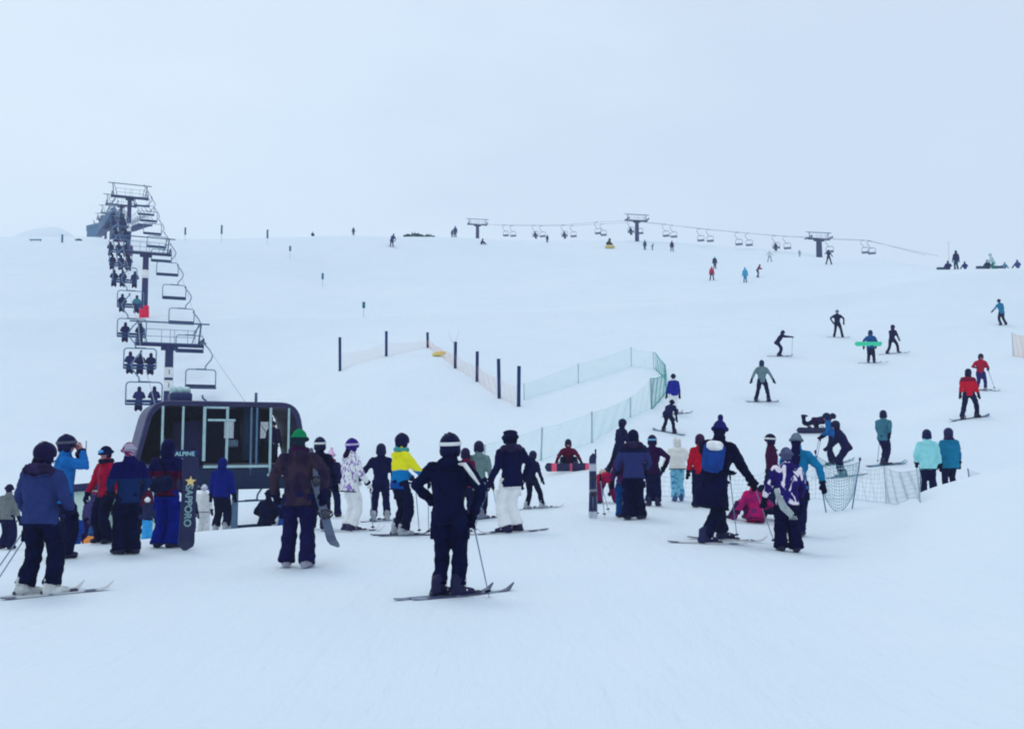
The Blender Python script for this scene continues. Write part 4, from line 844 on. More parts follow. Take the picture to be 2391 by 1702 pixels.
RIDERS = [[(-9, 0), (21, .03)], [(-19, .04), (1, 0), (22, .0)], [(-12.5, 0), (17, 0)], [(-16, 0), (13, -.04)], [(-21, 0), (-4, .02), (20, 0)], [(-16, 0), (1, 0), (17, 0)], [(-17, 0), (-1, 0), (14, 0)]]
ORD = ['left', 'middle', 'right']
rider_m = J('cloth_rider', (18, 26, 76), .3); rider_m2 = J('cloth_rider_b', (30, 36, 92), .3); rider_m3 = J('cloth_rider_teal', (50, 112, 146), .2)
ropeL, ropeR = [], []
def rider(M, who, mat, tr=None, group=None, lod=None, hat=None):
    return person(0, 0, 0, 0, who, mat, tr or rider_m, M=M, group=group, hip=(0, -.06, .16), lean=6, fl=(-.13, .40, -.34), fr=(.13, .44, -.34), kneeh=(0, .6, .8), hl=(-.2, .3, .34), hr=(.2, .3, .34),
                  hat=hat or ('hood', (16, 22, 66)), boots=SB, gl=(16, 22, 60), bulk=1.2, flare=1.25, hem=.04, follow=False, lod=lod)
for i, (px, py, d, nm) in enumerate(LEFTC):
    c = place_chair(px, py, d, True, '%s of the occupied uphill chairs on the left lift cable' % nm, 'uphill chairs of the near lift')
    ropeL.append(c.matrix_world @ Vector((-.22, -.2, 2.9)))
    rs = RIDERS[i]; names = ORD if len(rs) == 3 else ['left', 'right']
    for (dx, dz), n_ in zip(rs, names):
        off = dx/FOCAL*d/math.cos(LYAW)
        mat = rider_m3 if (i == 3 and dx > 0) else (rider_m2 if (i+int(dx)) % 3 == 0 else rider_m)
        rider(c.matrix_world @ Matrix.Translation((off, .02, .03+dz)) @ Matrix.Scale(.97, 4), '%s rider on the %s occupied uphill chair' % ({rider_m3: 'teal clad'}.get(mat, 'dark clad') + ' ' + n_, nm), mat)
for px, py, d, nm in RIGHTC:
    c = place_chair(px, py, d, False, '%s of the empty downhill chairs on the right lift cable' % nm, 'downhill chairs of the near lift')
    ropeR.append(c.matrix_world @ Vector((-.22, -.2, 2.9)))
TOW = [(60, 396, 805, 30), (82, 341, 591, 752), (110, 303, 462, 593), (133, 283, 479, 568), (169, 264, 500, 563), (216, 248, 513, 562)]
far_rope = [(110, Z(110, 462)), (133, Z(133, 479)), (169, Z(169, 500)), (216, Z(216, 513)), (272, Z(272, 530))]
def rope_far(d): return float(np.interp(d, *zip(*far_rope)))
d = 98.5; k = 0
while d < 268:
    cx = LA - LB*d
    zl = rope_far(d) if d > 110 else ropeL[6].z + (rope_far(110)-ropeL[6].z)*(d-92)/18
    p = Vector((cx, d, 0)) - LPER*1.9
    c = copy_tree(proto); c.matrix_world = Matrix.Translation((p.x, p.y, zl-2.9)) @ Matrix.Rotation(LYAW, 4, 'Z')
    tag(c, 'small distant uphill chair in the dark cluster near the crest', 'lift chair', 'distant uphill chairs near the crest')
    ropeL.append(Vector((p.x-.2, p.y, zl)))
    if k < 9:
        for off in (-.5, .45): rider(c.matrix_world @ Matrix.Translation((off, .02, .03)), 'tiny dark rider on a distant uphill chair near the crest', rider_m2 if k % 2 else rider_m, group='riders on the distant uphill chairs', lod=.07)
    if d > 122:
        q = Vector((cx, d, 0)) + LPER*1.9
        c = copy_tree(proto); c.matrix_world = Matrix.Translation((q.x, q.y, zl-2.9)) @ Matrix.Rotation(LYAW+math.pi, 4, 'Z')
        tag(c, 'small distant empty downhill chair beyond the tallest tower', 'lift chair', 'distant downhill chairs near the crest')
        ropeR.append(Vector((q.x+.2, q.y, zl)))
    d += 6.7; k += 1
def tower(d, px, arm_y, base_y, label, w=2.1, pad=None, sign=None, mast_r=.27, gan=1.45, yaw=None, hidden_foot=1.2):
    x = side_of(px, arm_y)*d; za = Z(d, arm_y); g = ground(x, d)
    root = empty('lift_tower', Matrix.Translation((x, d, g)) @ Matrix.Rotation(LYAW if yaw is None else yaw, 4, 'Z'), label, 'lift tower', 'towers of the lifts')
    h = za-g
    mb = MB(); mb.tube([(0, 0, -hidden_foot), (0, 0, h*.5), (0, 0, h-.05)], [mast_r*1.1, mast_r, mast_r*.92], 16); mb.build('mast', steel, root)
    mb = MB(); mb.box((0, 0, h), (w, .15, .105), None, .03); mb.box((0, 0, h-.22), (mast_r*1.9, .14, .12), None, .03); mb.build('crossarm', steel, root)
    for sx in (-1, 1):
        mb = MB(); mb.box((sx*(w-.14), 0, h+.16), (.07, 1.2, .09), None, .03); so = mb.build('sheave_train', steel2, root)
        for q in (-.95, -.35, .35, .95):
            wb = MB(); wb.tube([(sx*(w-.14)-.05, q, h+.26), (sx*(w-.14)+.05, q, h+.26)], [.16, .16], 14); wb.build('sheave', steel, so)
        mb = MB(); mb.tube([(sx*(w-.34), 0, h+.1), (sx*(w-.20), 0, h+gan)], .055, 7); mb.build('gantry_post', steel2, root)
        mb = MB(); mb.tube([(sx*(w-.75), 0, h+.1), (sx*(w-.34), 0, h+gan)], .03, 6); mb.build('brace', steel2, root)
    mb = MB(); mb.box((0, 0, h+gan), (w+.32, .06, .045), None, .02); mb.build('gantry_beam', steel2, root)
    rail = MB()
    for zr in (.5, .95): rail.tube([(-w*.72, -.35, h+zr), (w*.72, -.35, h+zr)], .018, 6)
    for q in (-.72, -.25, .0, .12, .5, .72): rail.tube([(q*w, -.35, h+.08), (q*w, -.35, h+.95)], .016, 6)
    rail.tube([(-w*.8, -.35, h+.1), (w*.8, -.35, h+.1)], .03, 6)
    rail.build('handrail', frame_m, root)
    if pad:
        mb = MB(); zb = Z(d, pad[1])-g; zt = Z(d, pad[0])-g
        mb.tube([(0, 0, zb), (0, 0, (zb+zt)/2), (0, 0, zt)], [pad[3], pad[3]*1.03, pad[3]*.96], 14); mb.build('crash_pad', pad[2], root)
    if sign:
        for zt, zb, num in sign:
            a, b_ = Z(d, zb)-g, Z(d, zt)-g
            mb = MB(); mb.tube([(0, 0, a), (0, 0, b_)], [mast_r*1.1, mast_r*1.1], 16); so = mb.build('sign_plate', white_p, root)
            if num: text_on(num, .42, Matrix.Translation((0, -mast_r*1.1-.012, (a+b_)/2)) @ Matrix.Rotation(R(90), 4, 'X'), steel2, so, 'number')
    return root
tower(60, 396, 806, 0, 'nearest dark lift tower with two white number plates behind the station', sign=[(858, 882, '1'), (888, 913, '1')])
tower(82, 341, 592, 752, 'second lift tower with a bright red crash pad and white band', pad=(714, 752, red_pad, .40), sign=[(631, 650, None)], mast_r=.265)
tower(110, 303, 462, 593, 'tallest looking lift tower on the crest with a purple crash pad', pad=(574, 596, purple_pad, .55), sign=[(523, 541, None)], mast_r=.25, gan=1.6)
tower(133, 283, 480, 568, 'lift tower just left of the tallest one with purple pad', pad=(548, 570, purple_pad, .45), mast_r=.25)
tower(169, 264, 500, 563, 'fifth lift tower seen between the crowded chairs')
tower(216, 248, 514, 562, 'farthest lift tower near the top station')
# haul cable: up the left, down the right
ST = Vector((side_of(527, 1000)*33, 33, 0))
endL = Vector((LA - LB*33.5, 33.5, 1.75)) - LPER*1.85 + Vector((-.6, 0, 0)); endR = Vector((LA - LB*33.5, 33.5, 1.75)) + LPER*1.85 + Vector((-.6, 0, 0))
def xr(d, sgn): return Vector((LA - LB*d, d, 0)) + LPER*sgn*1.95
t1 = Z(60, 805)+.3
cbl = MB()
PL = [endL] + sorted(ropeL, key=lambda p: p.y) ; PR = [endR] + sorted(ropeR, key=lambda p: p.y)
cbl.tube(PL, .014, 6); cbl.tube(PR, .014, 6)
cbl.tube([PL[-1], PL[-1].lerp(PR[-1], .5) + Vector((-.8, 1.9, 0)), PR[-1]], .022, 6)
tag(cbl.build('haul_cable', cablem), 'thin grey haul cable of the near chairlift running up both sides of its towers', 'cable')

# ------------------------------------------------------------------ drive station
GZ = ground(ST.x, ST.y)
station = empty('lift_station', Matrix.Translation((ST.x, ST.y, GZ)) @ Matrix.Rotation(R(26), 4, 'Z'), 'dark drive station of the chairlift with rounded top and pale window bars', 'lift station')
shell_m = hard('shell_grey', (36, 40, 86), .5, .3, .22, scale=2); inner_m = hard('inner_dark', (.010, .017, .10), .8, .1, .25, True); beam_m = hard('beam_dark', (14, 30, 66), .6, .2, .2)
bar_m = hard('bar_pale', (122, 160, 184), .5, .3, .15); bar_g = hard('bar_grey', (60, 92, 130), .5, .3, .15)
def Ls(px, py, dd=33.0):                # picture point on the station's front plane -> local (x, z)
    return ((px-527)/FOCAL*dd, Z(dd, py)-GZ)
x0, zb = Ls(327, 1092); x1, _ = Ls(722, 1092); _, zt = Ls(527, 938); xt0, _ = Ls(362, 938); xt1, _ = Ls(694, 938); _, zu = Ls(527, 1143)
def profile(ins):
    P = []
    a0, a1, c0, c1 = x0+ins, x1-ins, xt0+ins*.85, xt1-ins*.85; top = zt-ins; r = .62-ins*.5
    P.append((a0, zb))
    def corner(cx, side):
        d_ = Vector(((cx - (a0 if side < 0 else a1)), top-zb)).normalized()
        s_ = Vector((cx, top)) - d_*r; e_ = Vector((cx, top)) + Vector((-side*r, 0)); m_ = Vector((cx, top)); out_ = []
        for k in range(7): t_ = k/6; out_.append(tuple((1-t_)**2*s_ + 2*t_*(1-t_)*m_ + t_*t_*e_))
        return out_ if side < 0 else out_[::-1]
    P += corner(c0, -1) + corner(c1, 1); P.append((a1, zb)); return P
DEP = 3.4; po, pi_ = profile(0), profile(.16); n = len(po); mb = MB()
V = [(x, y, z) for y, pr in ((0, po), (0, pi_), (DEP, po), (DEP, pi_)) for x, z in pr]
F = []
for i in range(n-1):
    F += [(i, i+1, n+i+1, n+i), (2*n+i, 3*n+i, 3*n+i+1, 2*n+i+1), (i, 2*n+i, 2*n+i+1, i+1), (n+i, n+i+1, 3*n+i+1, 3*n+i)]
F += [(0, n, 3*n, 2*n), (n-1, 3*n-1, 4*n-1, 2*n-1)]
mb.add(V, F); mb.build('shell', shell_m, station, False)
mb = MB(); rim = [Vector((x, -.05, z)) for x, z in profile(.02)]; mb.tube(rim, .035, 8, (0, 1, 0)); mb.build('front_trim', hard('trim_grey', (44, 50, 94), .45, .3, .2), station)
mb = MB(); mb.box(((x0+x1)/2, DEP/2, (zb+zu)/2 - .003), ((x1-x0)/2+.02, DEP/2+.05, (zb-zu)/2), None, .06); mb.build('base_beam', beam_m, station)
mb = MB(); mb.box(((x0+x1)/2, DEP/2, zb+.03), ((x1-x0)/2-.3, DEP/2-.03, .025)); mb.build('floor', inner_m, station, False)
# rear wall with two see-through windows
yb = DEP-.06; W_ = [Ls(559-3, 972, 36.3), Ls(581-3, 1023, 36.3), Ls(640-6, 972, 36.3), Ls(664-6, 1022, 36.3)]
mb = MB(); hi, lo = W_[0][1], W_[1][1]
def wb(xa, xb, za, zb_): mb.box(((xa+xb)/2, yb, (za+zb_)/2), (abs(xb-xa)/2, .04, abs(zb_-za)/2))
wb(x0+.42, x1-.42, lo, zb+.06); wb(x0+.62, x1-.62, hi, zt-.62); wb(xt0+.22, xt1-.22, zt-.62, zt-.15)
wb(x0+.6, W_[0][0], lo, hi); wb(W_[1][0], W_[2][0], lo, hi); wb(W_[3][0], x1-.6, lo, hi)
mb.build('rear_wall', inner_m, station, False)
glass, gt, gb = base_mat('tinted_glass', .1, .5); gb.inputs['Base Color'].default_value = (.35, .45, .6, 1); gb.inputs['Alpha'].default_value = .38
for a, b_ in ((0, 1), (2, 3)):
    xa, xb = W_[a][0], W_[b_][0]
    mb = MB(); mb.box(((xa+xb)/2, yb-.02, (hi+lo)/2), ((xb-xa)/2, .008, (hi-lo)/2)); mb.build('rear_window', glass, station, False)
for px, pb, wd, m_ in ((388, 1076, .055, bar_m), (432, 1076, .05, bar_m), (479, 1076, .07, bar_m), (530, 1078, .062, bar_m), (585, 1112, .045, bar_g), (598, 1086, .045, bar_g), (630, 1110, .06, bar_m), (673, 1086, .05, bar_m)):
    x, zz = Ls(px, pb); mb = MB(); mb.box((x, -.02, (zz + zt-.18)/2), (wd*.72, .03, (zt-.18-zz)/2), None, .012); mb.build('window_bar', m_, station, False)
def hbar(pa, pb, py, wd, m_, nm):
    xa, z_ = Ls(pa, py); xb, _ = Ls(pb, py); mb = MB(); mb.box(((xa+xb)/2, -.055, z_), ((xb-xa)/2, .03, wd*.8), None, .012); mb.build(nm, m_, station, False)
hbar(336, 362, 1088, .05, bar_g, 'sill'); hbar(478, 626, 1089, .06, bar_m, 'sill'); hbar(624, 668, 1110, .06, bar_m, 'step_edge')
hbar(482, 533, 952, .045, bar_m, 'transom'); hbar(486, 548, 981, .05, bar_m, 'transom')
mb = MB(); x, z_ = Ls(553, 1035); mb.box((x, .9, z_), (.20, .03, .13), None, .03); mb.build('notice_board', hard('notice', (74, 96, 130), .6, .2, .4, scale=14), station)
mb = MB(); x, z_ = Ls(455, 1030); mb.box((x, 1.7, z_-.1), (.55, .5, .85), None, .08); mb.build('control_cabinet', hard('cabinet', (26, 28, 76), .6, .2, .3), station)
mb = MB(); x, z_ = Ls(612, 1010); mb.box((x, 2.3, z_), (.32, .3, 1.0), None, .06); mb.build('reflection_panel', hard('window_reflection_blue', (38, 60, 104), .6, .2, .25), station)  # solid panel; its blue stands in for a reflection in the station window
x, z_ = Ls(437, 1059); mb = MB(); mb.box((x, -.11, z_), (.46, .03, .14), None, .02); so = mb.build('sign', inner_m, station)
text_on('ALPINE', .20, Matrix.Translation((x, -.147, z_)) @ Matrix.Rotation(R(90), 4, 'X'), hard('sign_white', (120, 170, 196), .5, .2, .05), so)
x, z_ = Ls(433, 927); mb = MB(); mb.box((x, 1.2, zt+.15), (.36, .5, .18), None, .05); mo = mb.build('motor_housing', steel, station)
mb = MB()
for q in (-.22, 0, .22): mb.ell((x+q, 1.2, zt+.40), (.15, .34, .17), 12, 8)
fuse(mb.build('motor_top', hard('motor_top', (120, 160, 180), .4, .4, .3), mo), .03, 2)
x, z_ = Ls(600, 930); mb = MB(); mb.tube([(x, .4, zt-.05), (x, .4, zt+.36)], .05, 8); mb.build('flue', steel2, station)
mb = MB(); x, _ = Ls(505, 930); mb.tube([(x, 2.2, zt-.05), (x-.05, 2.2, zt+.12), (x-.16, 2.2, zt+.2), (x-.18, 2.2, zt+.32)], .035, 7); mb.build('lifting_hook', steel2, station)
for px, yy in ((555, .25), (352, 1.2), (690, 1.2)):
    x, _ = Ls(px, 1143); mb = MB(); mb.tube([(x, yy, -.4), (x, yy, zu+.02)], .11, 10); mb.build('column', bar_g, station)
cn = copy_tree(proto); cn.matrix_world = Matrix.Translation((side_of(592, 1240)*34.2, 34.2, Z(34.2, 1238))) @ Matrix.Rotation(LYAW + R(205), 4, 'Z') @ Matrix.Scale(.86, 4); tag(cn, 'empty lift chair hanging under the drive station', 'lift chair')
Mop = Matrix.Translation((ST.x, ST.y, GZ)) @ Matrix.Rotation(R(26), 4, 'Z') @ Matrix.Translation((Ls(650, 1000)[0], .9, zb+.06)) @ Matrix.Rotation(R(165), 4, 'Z') @ Matrix.Scale(.9, 4)
person(0, 0, 0, 0, 'lift operator in dark clothes standing inside the drive station', J('cloth_operator', (28, 22, 70), .2), blk, M=Mop, hat=('beanie', (24, 22, 60)), boots=SB, follow=False, face=True)
# pale hut left of the station
hd = 27.0; hx = side_of(226, 1150)*hd; hg = ground(hx, hd)
hut = empty('hut', Matrix.Translation((hx, hd, hg)) @ Matrix.Rotation(R(-12), 4, 'Z'), 'small pale hut with a dark sloping flat roof left of the lift station', 'hut')
zw = Z(hd, 1144)-hg; mb = MB(); mb.box((.1, .8, zw/2-.2), (.86, .8, zw/2+.2)); mb.build('wall', hard('hut_wall', (150, 186, 196), .8, .1, .12, scale=2), hut, False)
mb = MB(); mb.box((.1, .75, zw+.12), (1.0, .95, .11), Matrix.Rotation(R(-5), 3, 'Y'), .03); mb.build('roof', hard('hut_roof', (26, 34, 80), .7, .15, .2), hut)
mb = MB(); mb.box((.38, -.015, .75), (.24, .02, .8)); mb.build('door', hard('hut_door', (120, 156, 172), .7, .1, .12), hut, False)
# top station beyond the crest
td = 278.0; tx = side_of(219, 545)*td; tg = Z(td, 562)
ts = empty('top_station', Matrix.Translation((tx, td, tg)) @ Matrix.Rotation(LYAW, 4, 'Z'), 'small blue grey top station on the crest under the crowded chairs', 'lift station')
mb = MB(); mb.box((0, 0, 1.6), (1.9, 2.5, 2.4)); mb.build('wall', hard('top_wall', (44, 90, 134), .7, .15, .15), ts, False)
mb = MB(); mb.box((.1, 0, 4.25), (2.3, 2.9, .3), Matrix.Rotation(R(-20), 3, 'Y'), .08); mb.build('roof', hard('top_roof', (60, 96, 140), .7, .15, .15), ts)
mb = MB(); rnd = random.Random(5)                                  # random boxes and struts filled in as the dark cluster of sheaves and chairs
for k in range(46):
    a = rnd.random(); cx_, cz_ = .4 + 5.2*a + rnd.uniform(-1.0, 1.0), 4.6 + 4.6*a + rnd.uniform(-1.7, 1.0); q = rnd.uniform(.25, .75)
    mb.box((cx_, rnd.uniform(-1.5, 1.5), cz_), (q, rnd.uniform(.3, .9), q*rnd.uniform(.3, .9)), Matrix.Rotation(R(rnd.uniform(-50, 10)), 3, 'Y'), .05)
for k in range(16):
    a = rnd.random(); p0 = Vector((.4 + 5.2*a, rnd.uniform(-1, 1), 4.2 + 4.6*a)); mb.tube([p0, p0 + Vector((rnd.uniform(-1.4, 1.4), 0, rnd.uniform(.8, 2.6)))], .09, 6)
mb.build('cluster_filler', hard('cluster_blue', (34, 66, 116), .7, .15, .4), ts)
for q in (2.0, 4.6):
    mb = MB(); mb.tube([(q, 0, -.6), (q, 0, 6.8)], .28, 8); mb.build('column', steel, ts)

# ------------------------------------------------------------------ far lift along the skyline
FT = [(187, 1115, 525, 'leftmost of the three far lift towers, half sunk behind the crest'), (166, 1487, 516, 'tall middle tower of the far lift'), (154, 1912, 559, 'squat right tower of the far lift')]
FYAW = R(12)
for d_, px, ay, lab in FT: tower(d_, px, ay, 0, lab, w=2.0, mast_r=.36 if px < 1900 else .48, gan=1.15, yaw=FYAW, hidden_foot=2.5)
fchair = make_chair(1.15, h=.9, hang=2.15)
FC = [(1182, 551), (1199, 552), (1251, 552), (1268, 553), (1319, 552), (1340, 553), (1397, 546), (1410, 550), (1474, 543), (1495, 546), (1556, 552), (1574, 554), (1637, 563), (1659, 564), (1726, 572), (1750, 573.5), (1813, 580), (1839, 581), (1938, 589), (2021, 591), (2036, 593)]
fr_a, fr_b = [], []
FORD = ['first', 'second', 'third', 'fourth', 'fifth', 'sixth', 'seventh', 'eighth', 'ninth', 'tenth', 'eleventh']
for i, (px, py) in enumerate(FC):
    d_ = float(np.interp(px, (1115, 1487, 1912, 2100), (187, 166, 154, 150))) + (0 if i % 2 == 0 else 3)
    pair = 'left' if i % 2 == 0 else 'right'
    if px == 1938: pair = 'single'
    k = i//2
    lab = ('single far chair just right of the squat tower' if px == 1938 else '%s chair of the %s far pair counted from the left' % (pair, FORD[k if px < 1938 else 10]))
    if px > 1938: lab = '%s chair of the rightmost far pair' % ('left' if px < 2030 else 'right')
    c = place_chair(px, py, d_, True, lab, 'chairs of the far lift', fchair, yaw=R(-24))
    (fr_a if i % 2 == 0 else fr_b).append(c.matrix_world @ Vector((-.22, -.2, 2.15)))
    if px in (1251, 1319, 1474, 1813): rider(c.matrix_world @ Matrix.Translation((-.15, .02, .03)), 'dark rider on the %s far chair pair from the left' % FORD[k], rider_m, lod=.07)
def P3d(px, py, d_): return Vector((side_of(px, py)*d_, d_, Z(d_, py)))
cb = MB()
A = sorted(fr_a + [P3d(1105, 524, 187), P3d(2160, 596, 149)], key=lambda p: p.x); B = sorted(fr_b + [P3d(1125, 524, 190), P3d(2190, 598, 152)], key=lambda p: p.x)
cb.tube(A, .030, 6); cb.tube(B, .030, 6); tag(cb.build('haul_cable', cablem), 'thin haul cable of the far lift along the skyline', 'cable')
for o in (proto, fchair):
    for ch in list(o.children): bpy.data.objects.remove(ch)
    bpy.data.objects.remove(o)

# ------------------------------------------------------------------ nets, poles and markers
def cord(mb, a, b_, r):
    a, b_ = Vector(a), Vector(b_); d_ = (b_-a).normalized(); u = d_.orthogonal().normalized(); w = d_.cross(u)
    o = len(mb.v)
    for p in (a, b_):
        for k in range(3): an = 2*math.pi*k/3; mb.v.append(tuple(p + u*(r*math.cos(an)) + w*(r*math.sin(an))))
    mb.f += [(o+k, o+(k+1) % 3, o+3+(k+1) % 3, o+3+k) for k in range(3)]
def net(label, posts, mesh_c, post_c, cell=.10, r=.005, post_r=.022, pname='post', frac=(0.0, 1.0), sag=.06, show=None, parent_label='safety net', hem=.014):
    B = []
    for px, by, ty in posts:
        p = spot(px, by) or spot_d(px, 60); B.append((p, (by-ty)/FOCAL*p.y))
    root = empty('safety_net', B[0][0], label, 'net'); inv = Matrix.Translation(-B[0][0])
    for i, (p, h) in enumerate(B):
        if show and not show[i]: continue
        mb = MB(); q = inv @ p; lean = Vector((random.uniform(-.05, .05), random.uniform(-.05, .05), 0))
        mb.tube([q - Vector((0, 0, .2)), q + lean*.5 + Vector((0, 0, h*.5)), q + lean + Vector((0, 0, h*1.04))], post_r, 8); mb.build(pname, post_c, root)
    mb = MB()
    for (p0, h0), (p1, h1) in zip(B[:-1], B[1:]):
        L = (p1-p0).length; nx = max(2, int(L/cell)); nz = max(2, int(max(h0, h1)*(frac[1]-frac[0])/cell))
        def S(a, b_):
            p = p0.lerp(p1, a); g = ground(p.x, p.y); h = h0 + (h1-h0)*a
            zt_ = (p0.z*(1-a)+p1.z*a) + h*frac[1] - sag*4*a*(1-a)*h; zb_ = (g*.75 + (p0.z*(1-a)+p1.z*a)*.25) + h*frac[0] + .03
            return inv @ Vector((p.x + .03*math.sin(a*23+b_*5), p.y + .04*math.sin(a*17+b_*3), zb_ + (zt_-zb_)*b_))
        seg = max(6, nx//6)
        for k in range(nz+1):
            rr = hem if k in (0, nz) else r
            for j in range(seg): cord(mb, S(j/seg, k/nz), S((j+1)/seg, k/nz), rr)
        for j in range(nx+1):
            for k in range(3): cord(mb, S(j/nx, k/3), S(j/nx, (k+1)/3), r)
    mb.build('netting', mesh_c, root, False); return root
net_g = cloth('net_green', (130, 182, 200), .15); net_t = cloth('net_teal', (20, 140, 150), .15); net_o = cloth('net_orange', (232, 156, 160), .12); net_w = cloth('net_grey', (140, 166, 190), .15)
post_g = hard('post_grey', (120, 150, 176), .6, .2, .15); bamboo = hard('pole_padded', (18, 44, 96), .8, .1, .3)
net('upper green safety net climbing right from the padded poles', [(1224, 934, 897), (1350, 895, 850), (1474, 856, 812), (1527, 862, 822)], net_g, post_g, r=.0038, hem=.007)
net('teal corner of the safety net folding back downhill', [(1530, 862, 822), (1553, 885, 850), (1556, 915, 872), (1523, 955, 884)], net_t, post_g, cell=.10, r=.0048, show=[0, 1, 1, 1], hem=.024)
net('lower pale green safety net running left behind the skiers', [(1521, 955, 886), (1472, 975, 929), (1382, 1034, 964), (1263, 1075, 1001), (1130, 1092, 1040)], net_g, post_g, r=.0038, post_r=.028, hem=.007)
net('orange net strung between the padded poles', [(794, 866, 790), (902, 832, 775), (999, 812, 777), (1063, 860, 800), (1114, 891, 823), (1166, 930, 841), (1211, 949, 858)], net_o, bamboo, cell=.13, r=.0038, hem=.005, frac=(.0, .55), pname='padded_pole', post_r=.088, sag=.1)
net('pinkish orange net panel at the right picture edge', [(2366, 832, 778), (2400, 836, 782), (2440, 842, 786)], cloth('net_pink', (226, 170, 176), .1), post_g, cell=.05, r=.008)
net('grey slalom net behind the camouflage jacket', [(1396, 1160, 1108), (1540, 1160, 1112), (1690, 1166, 1108), (1800, 1160, 1100)], net_w, post_g, cell=.13, r=.004, post_r=.012, hem=.006, sag=.14)
net('grey slalom net below the skiers on the right', [(1800, 1166, 1104), (1905, 1166, 1086), (1995, 1168, 1086), (2070, 1176, 1092), (2150, 1172, 1096)], net_w, post_g, cell=.13, r=.0044, post_r=.012, hem=.007, sag=.12, show=[1, 0, 0, 1, 1])
def basket():
    a0, a1 = spot(1932, 1196), spot(1986, 1188)
    root = empty('net_basket', a0, 'sagging net slung between two leaning poles above the slalom net', 'net'); inv = Matrix.Translation(-a0)
    def top(p, px, py): return inv @ Vector((side_of(px, py)*p.y, p.y, Z(p.y, py)))
    t0, t1_ = top(a0, 1904, 1055), top(a1, 2008, 1072); b0, b1 = inv @ a0, inv @ a1
    for b_, t_ in ((b0, t0), (b1, t1_)):
        mb = MB(); mb.tube([b_ - Vector((0, 0, .2)), t_], .016, 8); po_ = mb.build('pole', hard('pole_net', (70, 100, 140), .5, .3, .1), root)
        kb = MB(); kb.ell(t_, (.03, .03, .05), 10, 7); kb.build('knob', steel, po_)
    mb = MB()
    def S(a, b_):
        l = t0.lerp(b0, .06 + b_*.66); r_ = t1_.lerp(b1, .06 + b_*.66); p = l.lerp(r_, a)
        return p + Vector((0, .05*math.sin(math.pi*a), -(.16 + .22*b_)*4*a*(1-a)))
    N = 15
    for i in range(N+1):
        for j in range(N): 
            cord(mb, S(j/N, i/N), S((j+1)/N, i/N), .010 if i in (0, N) else .005); cord(mb, S(i/N, j/N), S(i/N, (j+1)/N), .005)
    mb.build('netting', cloth('net_basket_c', (86, 140, 168), .15), root, False)
basket()
def marker(px, by, ty, sb, lab, cat='marker pole'):
    p = spot(px, by) or crest(px, by); h = (by-ty)/FOCAL*p.y; hs = (by-sb)/FOCAL*p.y
    root = empty('marker_pole', p, lab, cat, 'marker poles along the piste')
    mb = MB(); mb.tube([(0, 0, -.2), (0, 0, hs), (0, 0, h)], .035, 8); mb.build('pole', pale_metal, root)
    mb = MB(); mb.tube([(0, 0, hs), (0, 0, h*.98)], [.13, .13], 10); mb.build('marker_sleeve', hard('sleeve', (26, 84, 118), .8, .1, .2), root)
marker(432, 563, 530, 548, 'piste marker pole on the left skyline nearest the lift line'); marker(517, 566, 524, 546, 'tallest piste marker pole on the left skyline'); marker(624, 571, 535, 556, 'third piste marker pole on the left skyline')
marker(677, 605, 573, 586, 'upper of three piste markers stepping down the slope'); marker(753, 668, 637, 652, 'middle of three piste markers stepping down the slope'); marker(849, 741, 704, 719, 'lower of three piste markers stepping down the slope')
marker(145, 567, 547, 566, 'short dark post on the far left skyline', 'post')
def simple(name, px, by, build, label, cat, d=None):
    p = spot_d(px, d) if d else (spot(px, by) or crest(px, by)); root = empty(name, p, label, cat); build(root, p); return root
def _banner(root, p):
    k = p.y/FOCAL; mb = MB(); mb.box((0, 0, 4*k), (14*k, .05, 1.8*k), None, .02); mb.build('board', hard('banner', (70, 120, 150), .7, .15, .2), root)
    for sx in (-11, 11): mb = MB(); mb.tube([(sx*k, .06, -.1), (sx*k, .06, 5*k)], .04, 6); mb.build('post', steel2, root)
simple('low_barrier', 83, 564, _banner, 'low grey barrier on the far left skyline before the hill', 'barrier')
def bush(root, p, sx, sz, seed, col):
    rnd = random.Random(seed); mb = MB()
    for k in range(70):
        t_ = rnd.uniform(-1, 1); a = rnd.uniform(0, 6.28); hgt = sz*(1-abs(t_)**1.4)*rnd.uniform(.15, 1); c = Vector((sx*t_, .5*math.sin(a)*sz, hgt*.55))
        mb.tube([c - Vector((0, 0, hgt*.5)), c + Vector((rnd.uniform(-.2, .2), rnd.uniform(-.2, .2), hgt*.45))], [.10*sz+.03, .02], 5)
        mb.ell(c, (.16*sz, .16*sz, .20*sz), 6, 4)
    mb.build('foliage', cloth('scrub%s' % (col,), col, .5), root, False)
    mb = MB(); mb.tube([(0, 0, -.3), (0, 0, sz*.4)], .06, 6); mb.build('stem', steel, root)
simple('shrub', 967, 549, lambda r_, p: bush(r_, p, 1.7, 1.0, 3, (20, 60, 76)), 'larger dark scrub patch on the skyline left of the far lift', 'shrub')
simple('shrub', 1000, 549, lambda r_, p: bush(r_, p, 1.1, .6, 4, (24, 66, 84)), 'smaller dark scrub patch just right of the larger one', 'shrub')
simple('shrub', 184, 562, lambda r_, p: bush(r_, p, .45, .4, 5, (60, 96, 110)), 'tiny grey scrub on the left skyline beside the top station', 'shrub')
def _yellow(root, p):
    mb = MB(); mb.ell((0, 0, .16), (.34, .2, .15), 14, 9); mb.ell((-.2, 0, .12), (.24, .18, .12), 12, 8); mb.ell((.22, 0, .2), (.2, .17, .14), 12, 8)
    fuse(mb.build('sack', cloth('sack_yellow', (206, 168, 110), .2), root), .03, 2, .03, .1); mb = MB(); mb.tube([(.36, 0, .2), (.44, 0, .26)], [.07, .1], 8); mb.build('tie', cloth('sack_yellow', (206, 168, 110), .2), root)
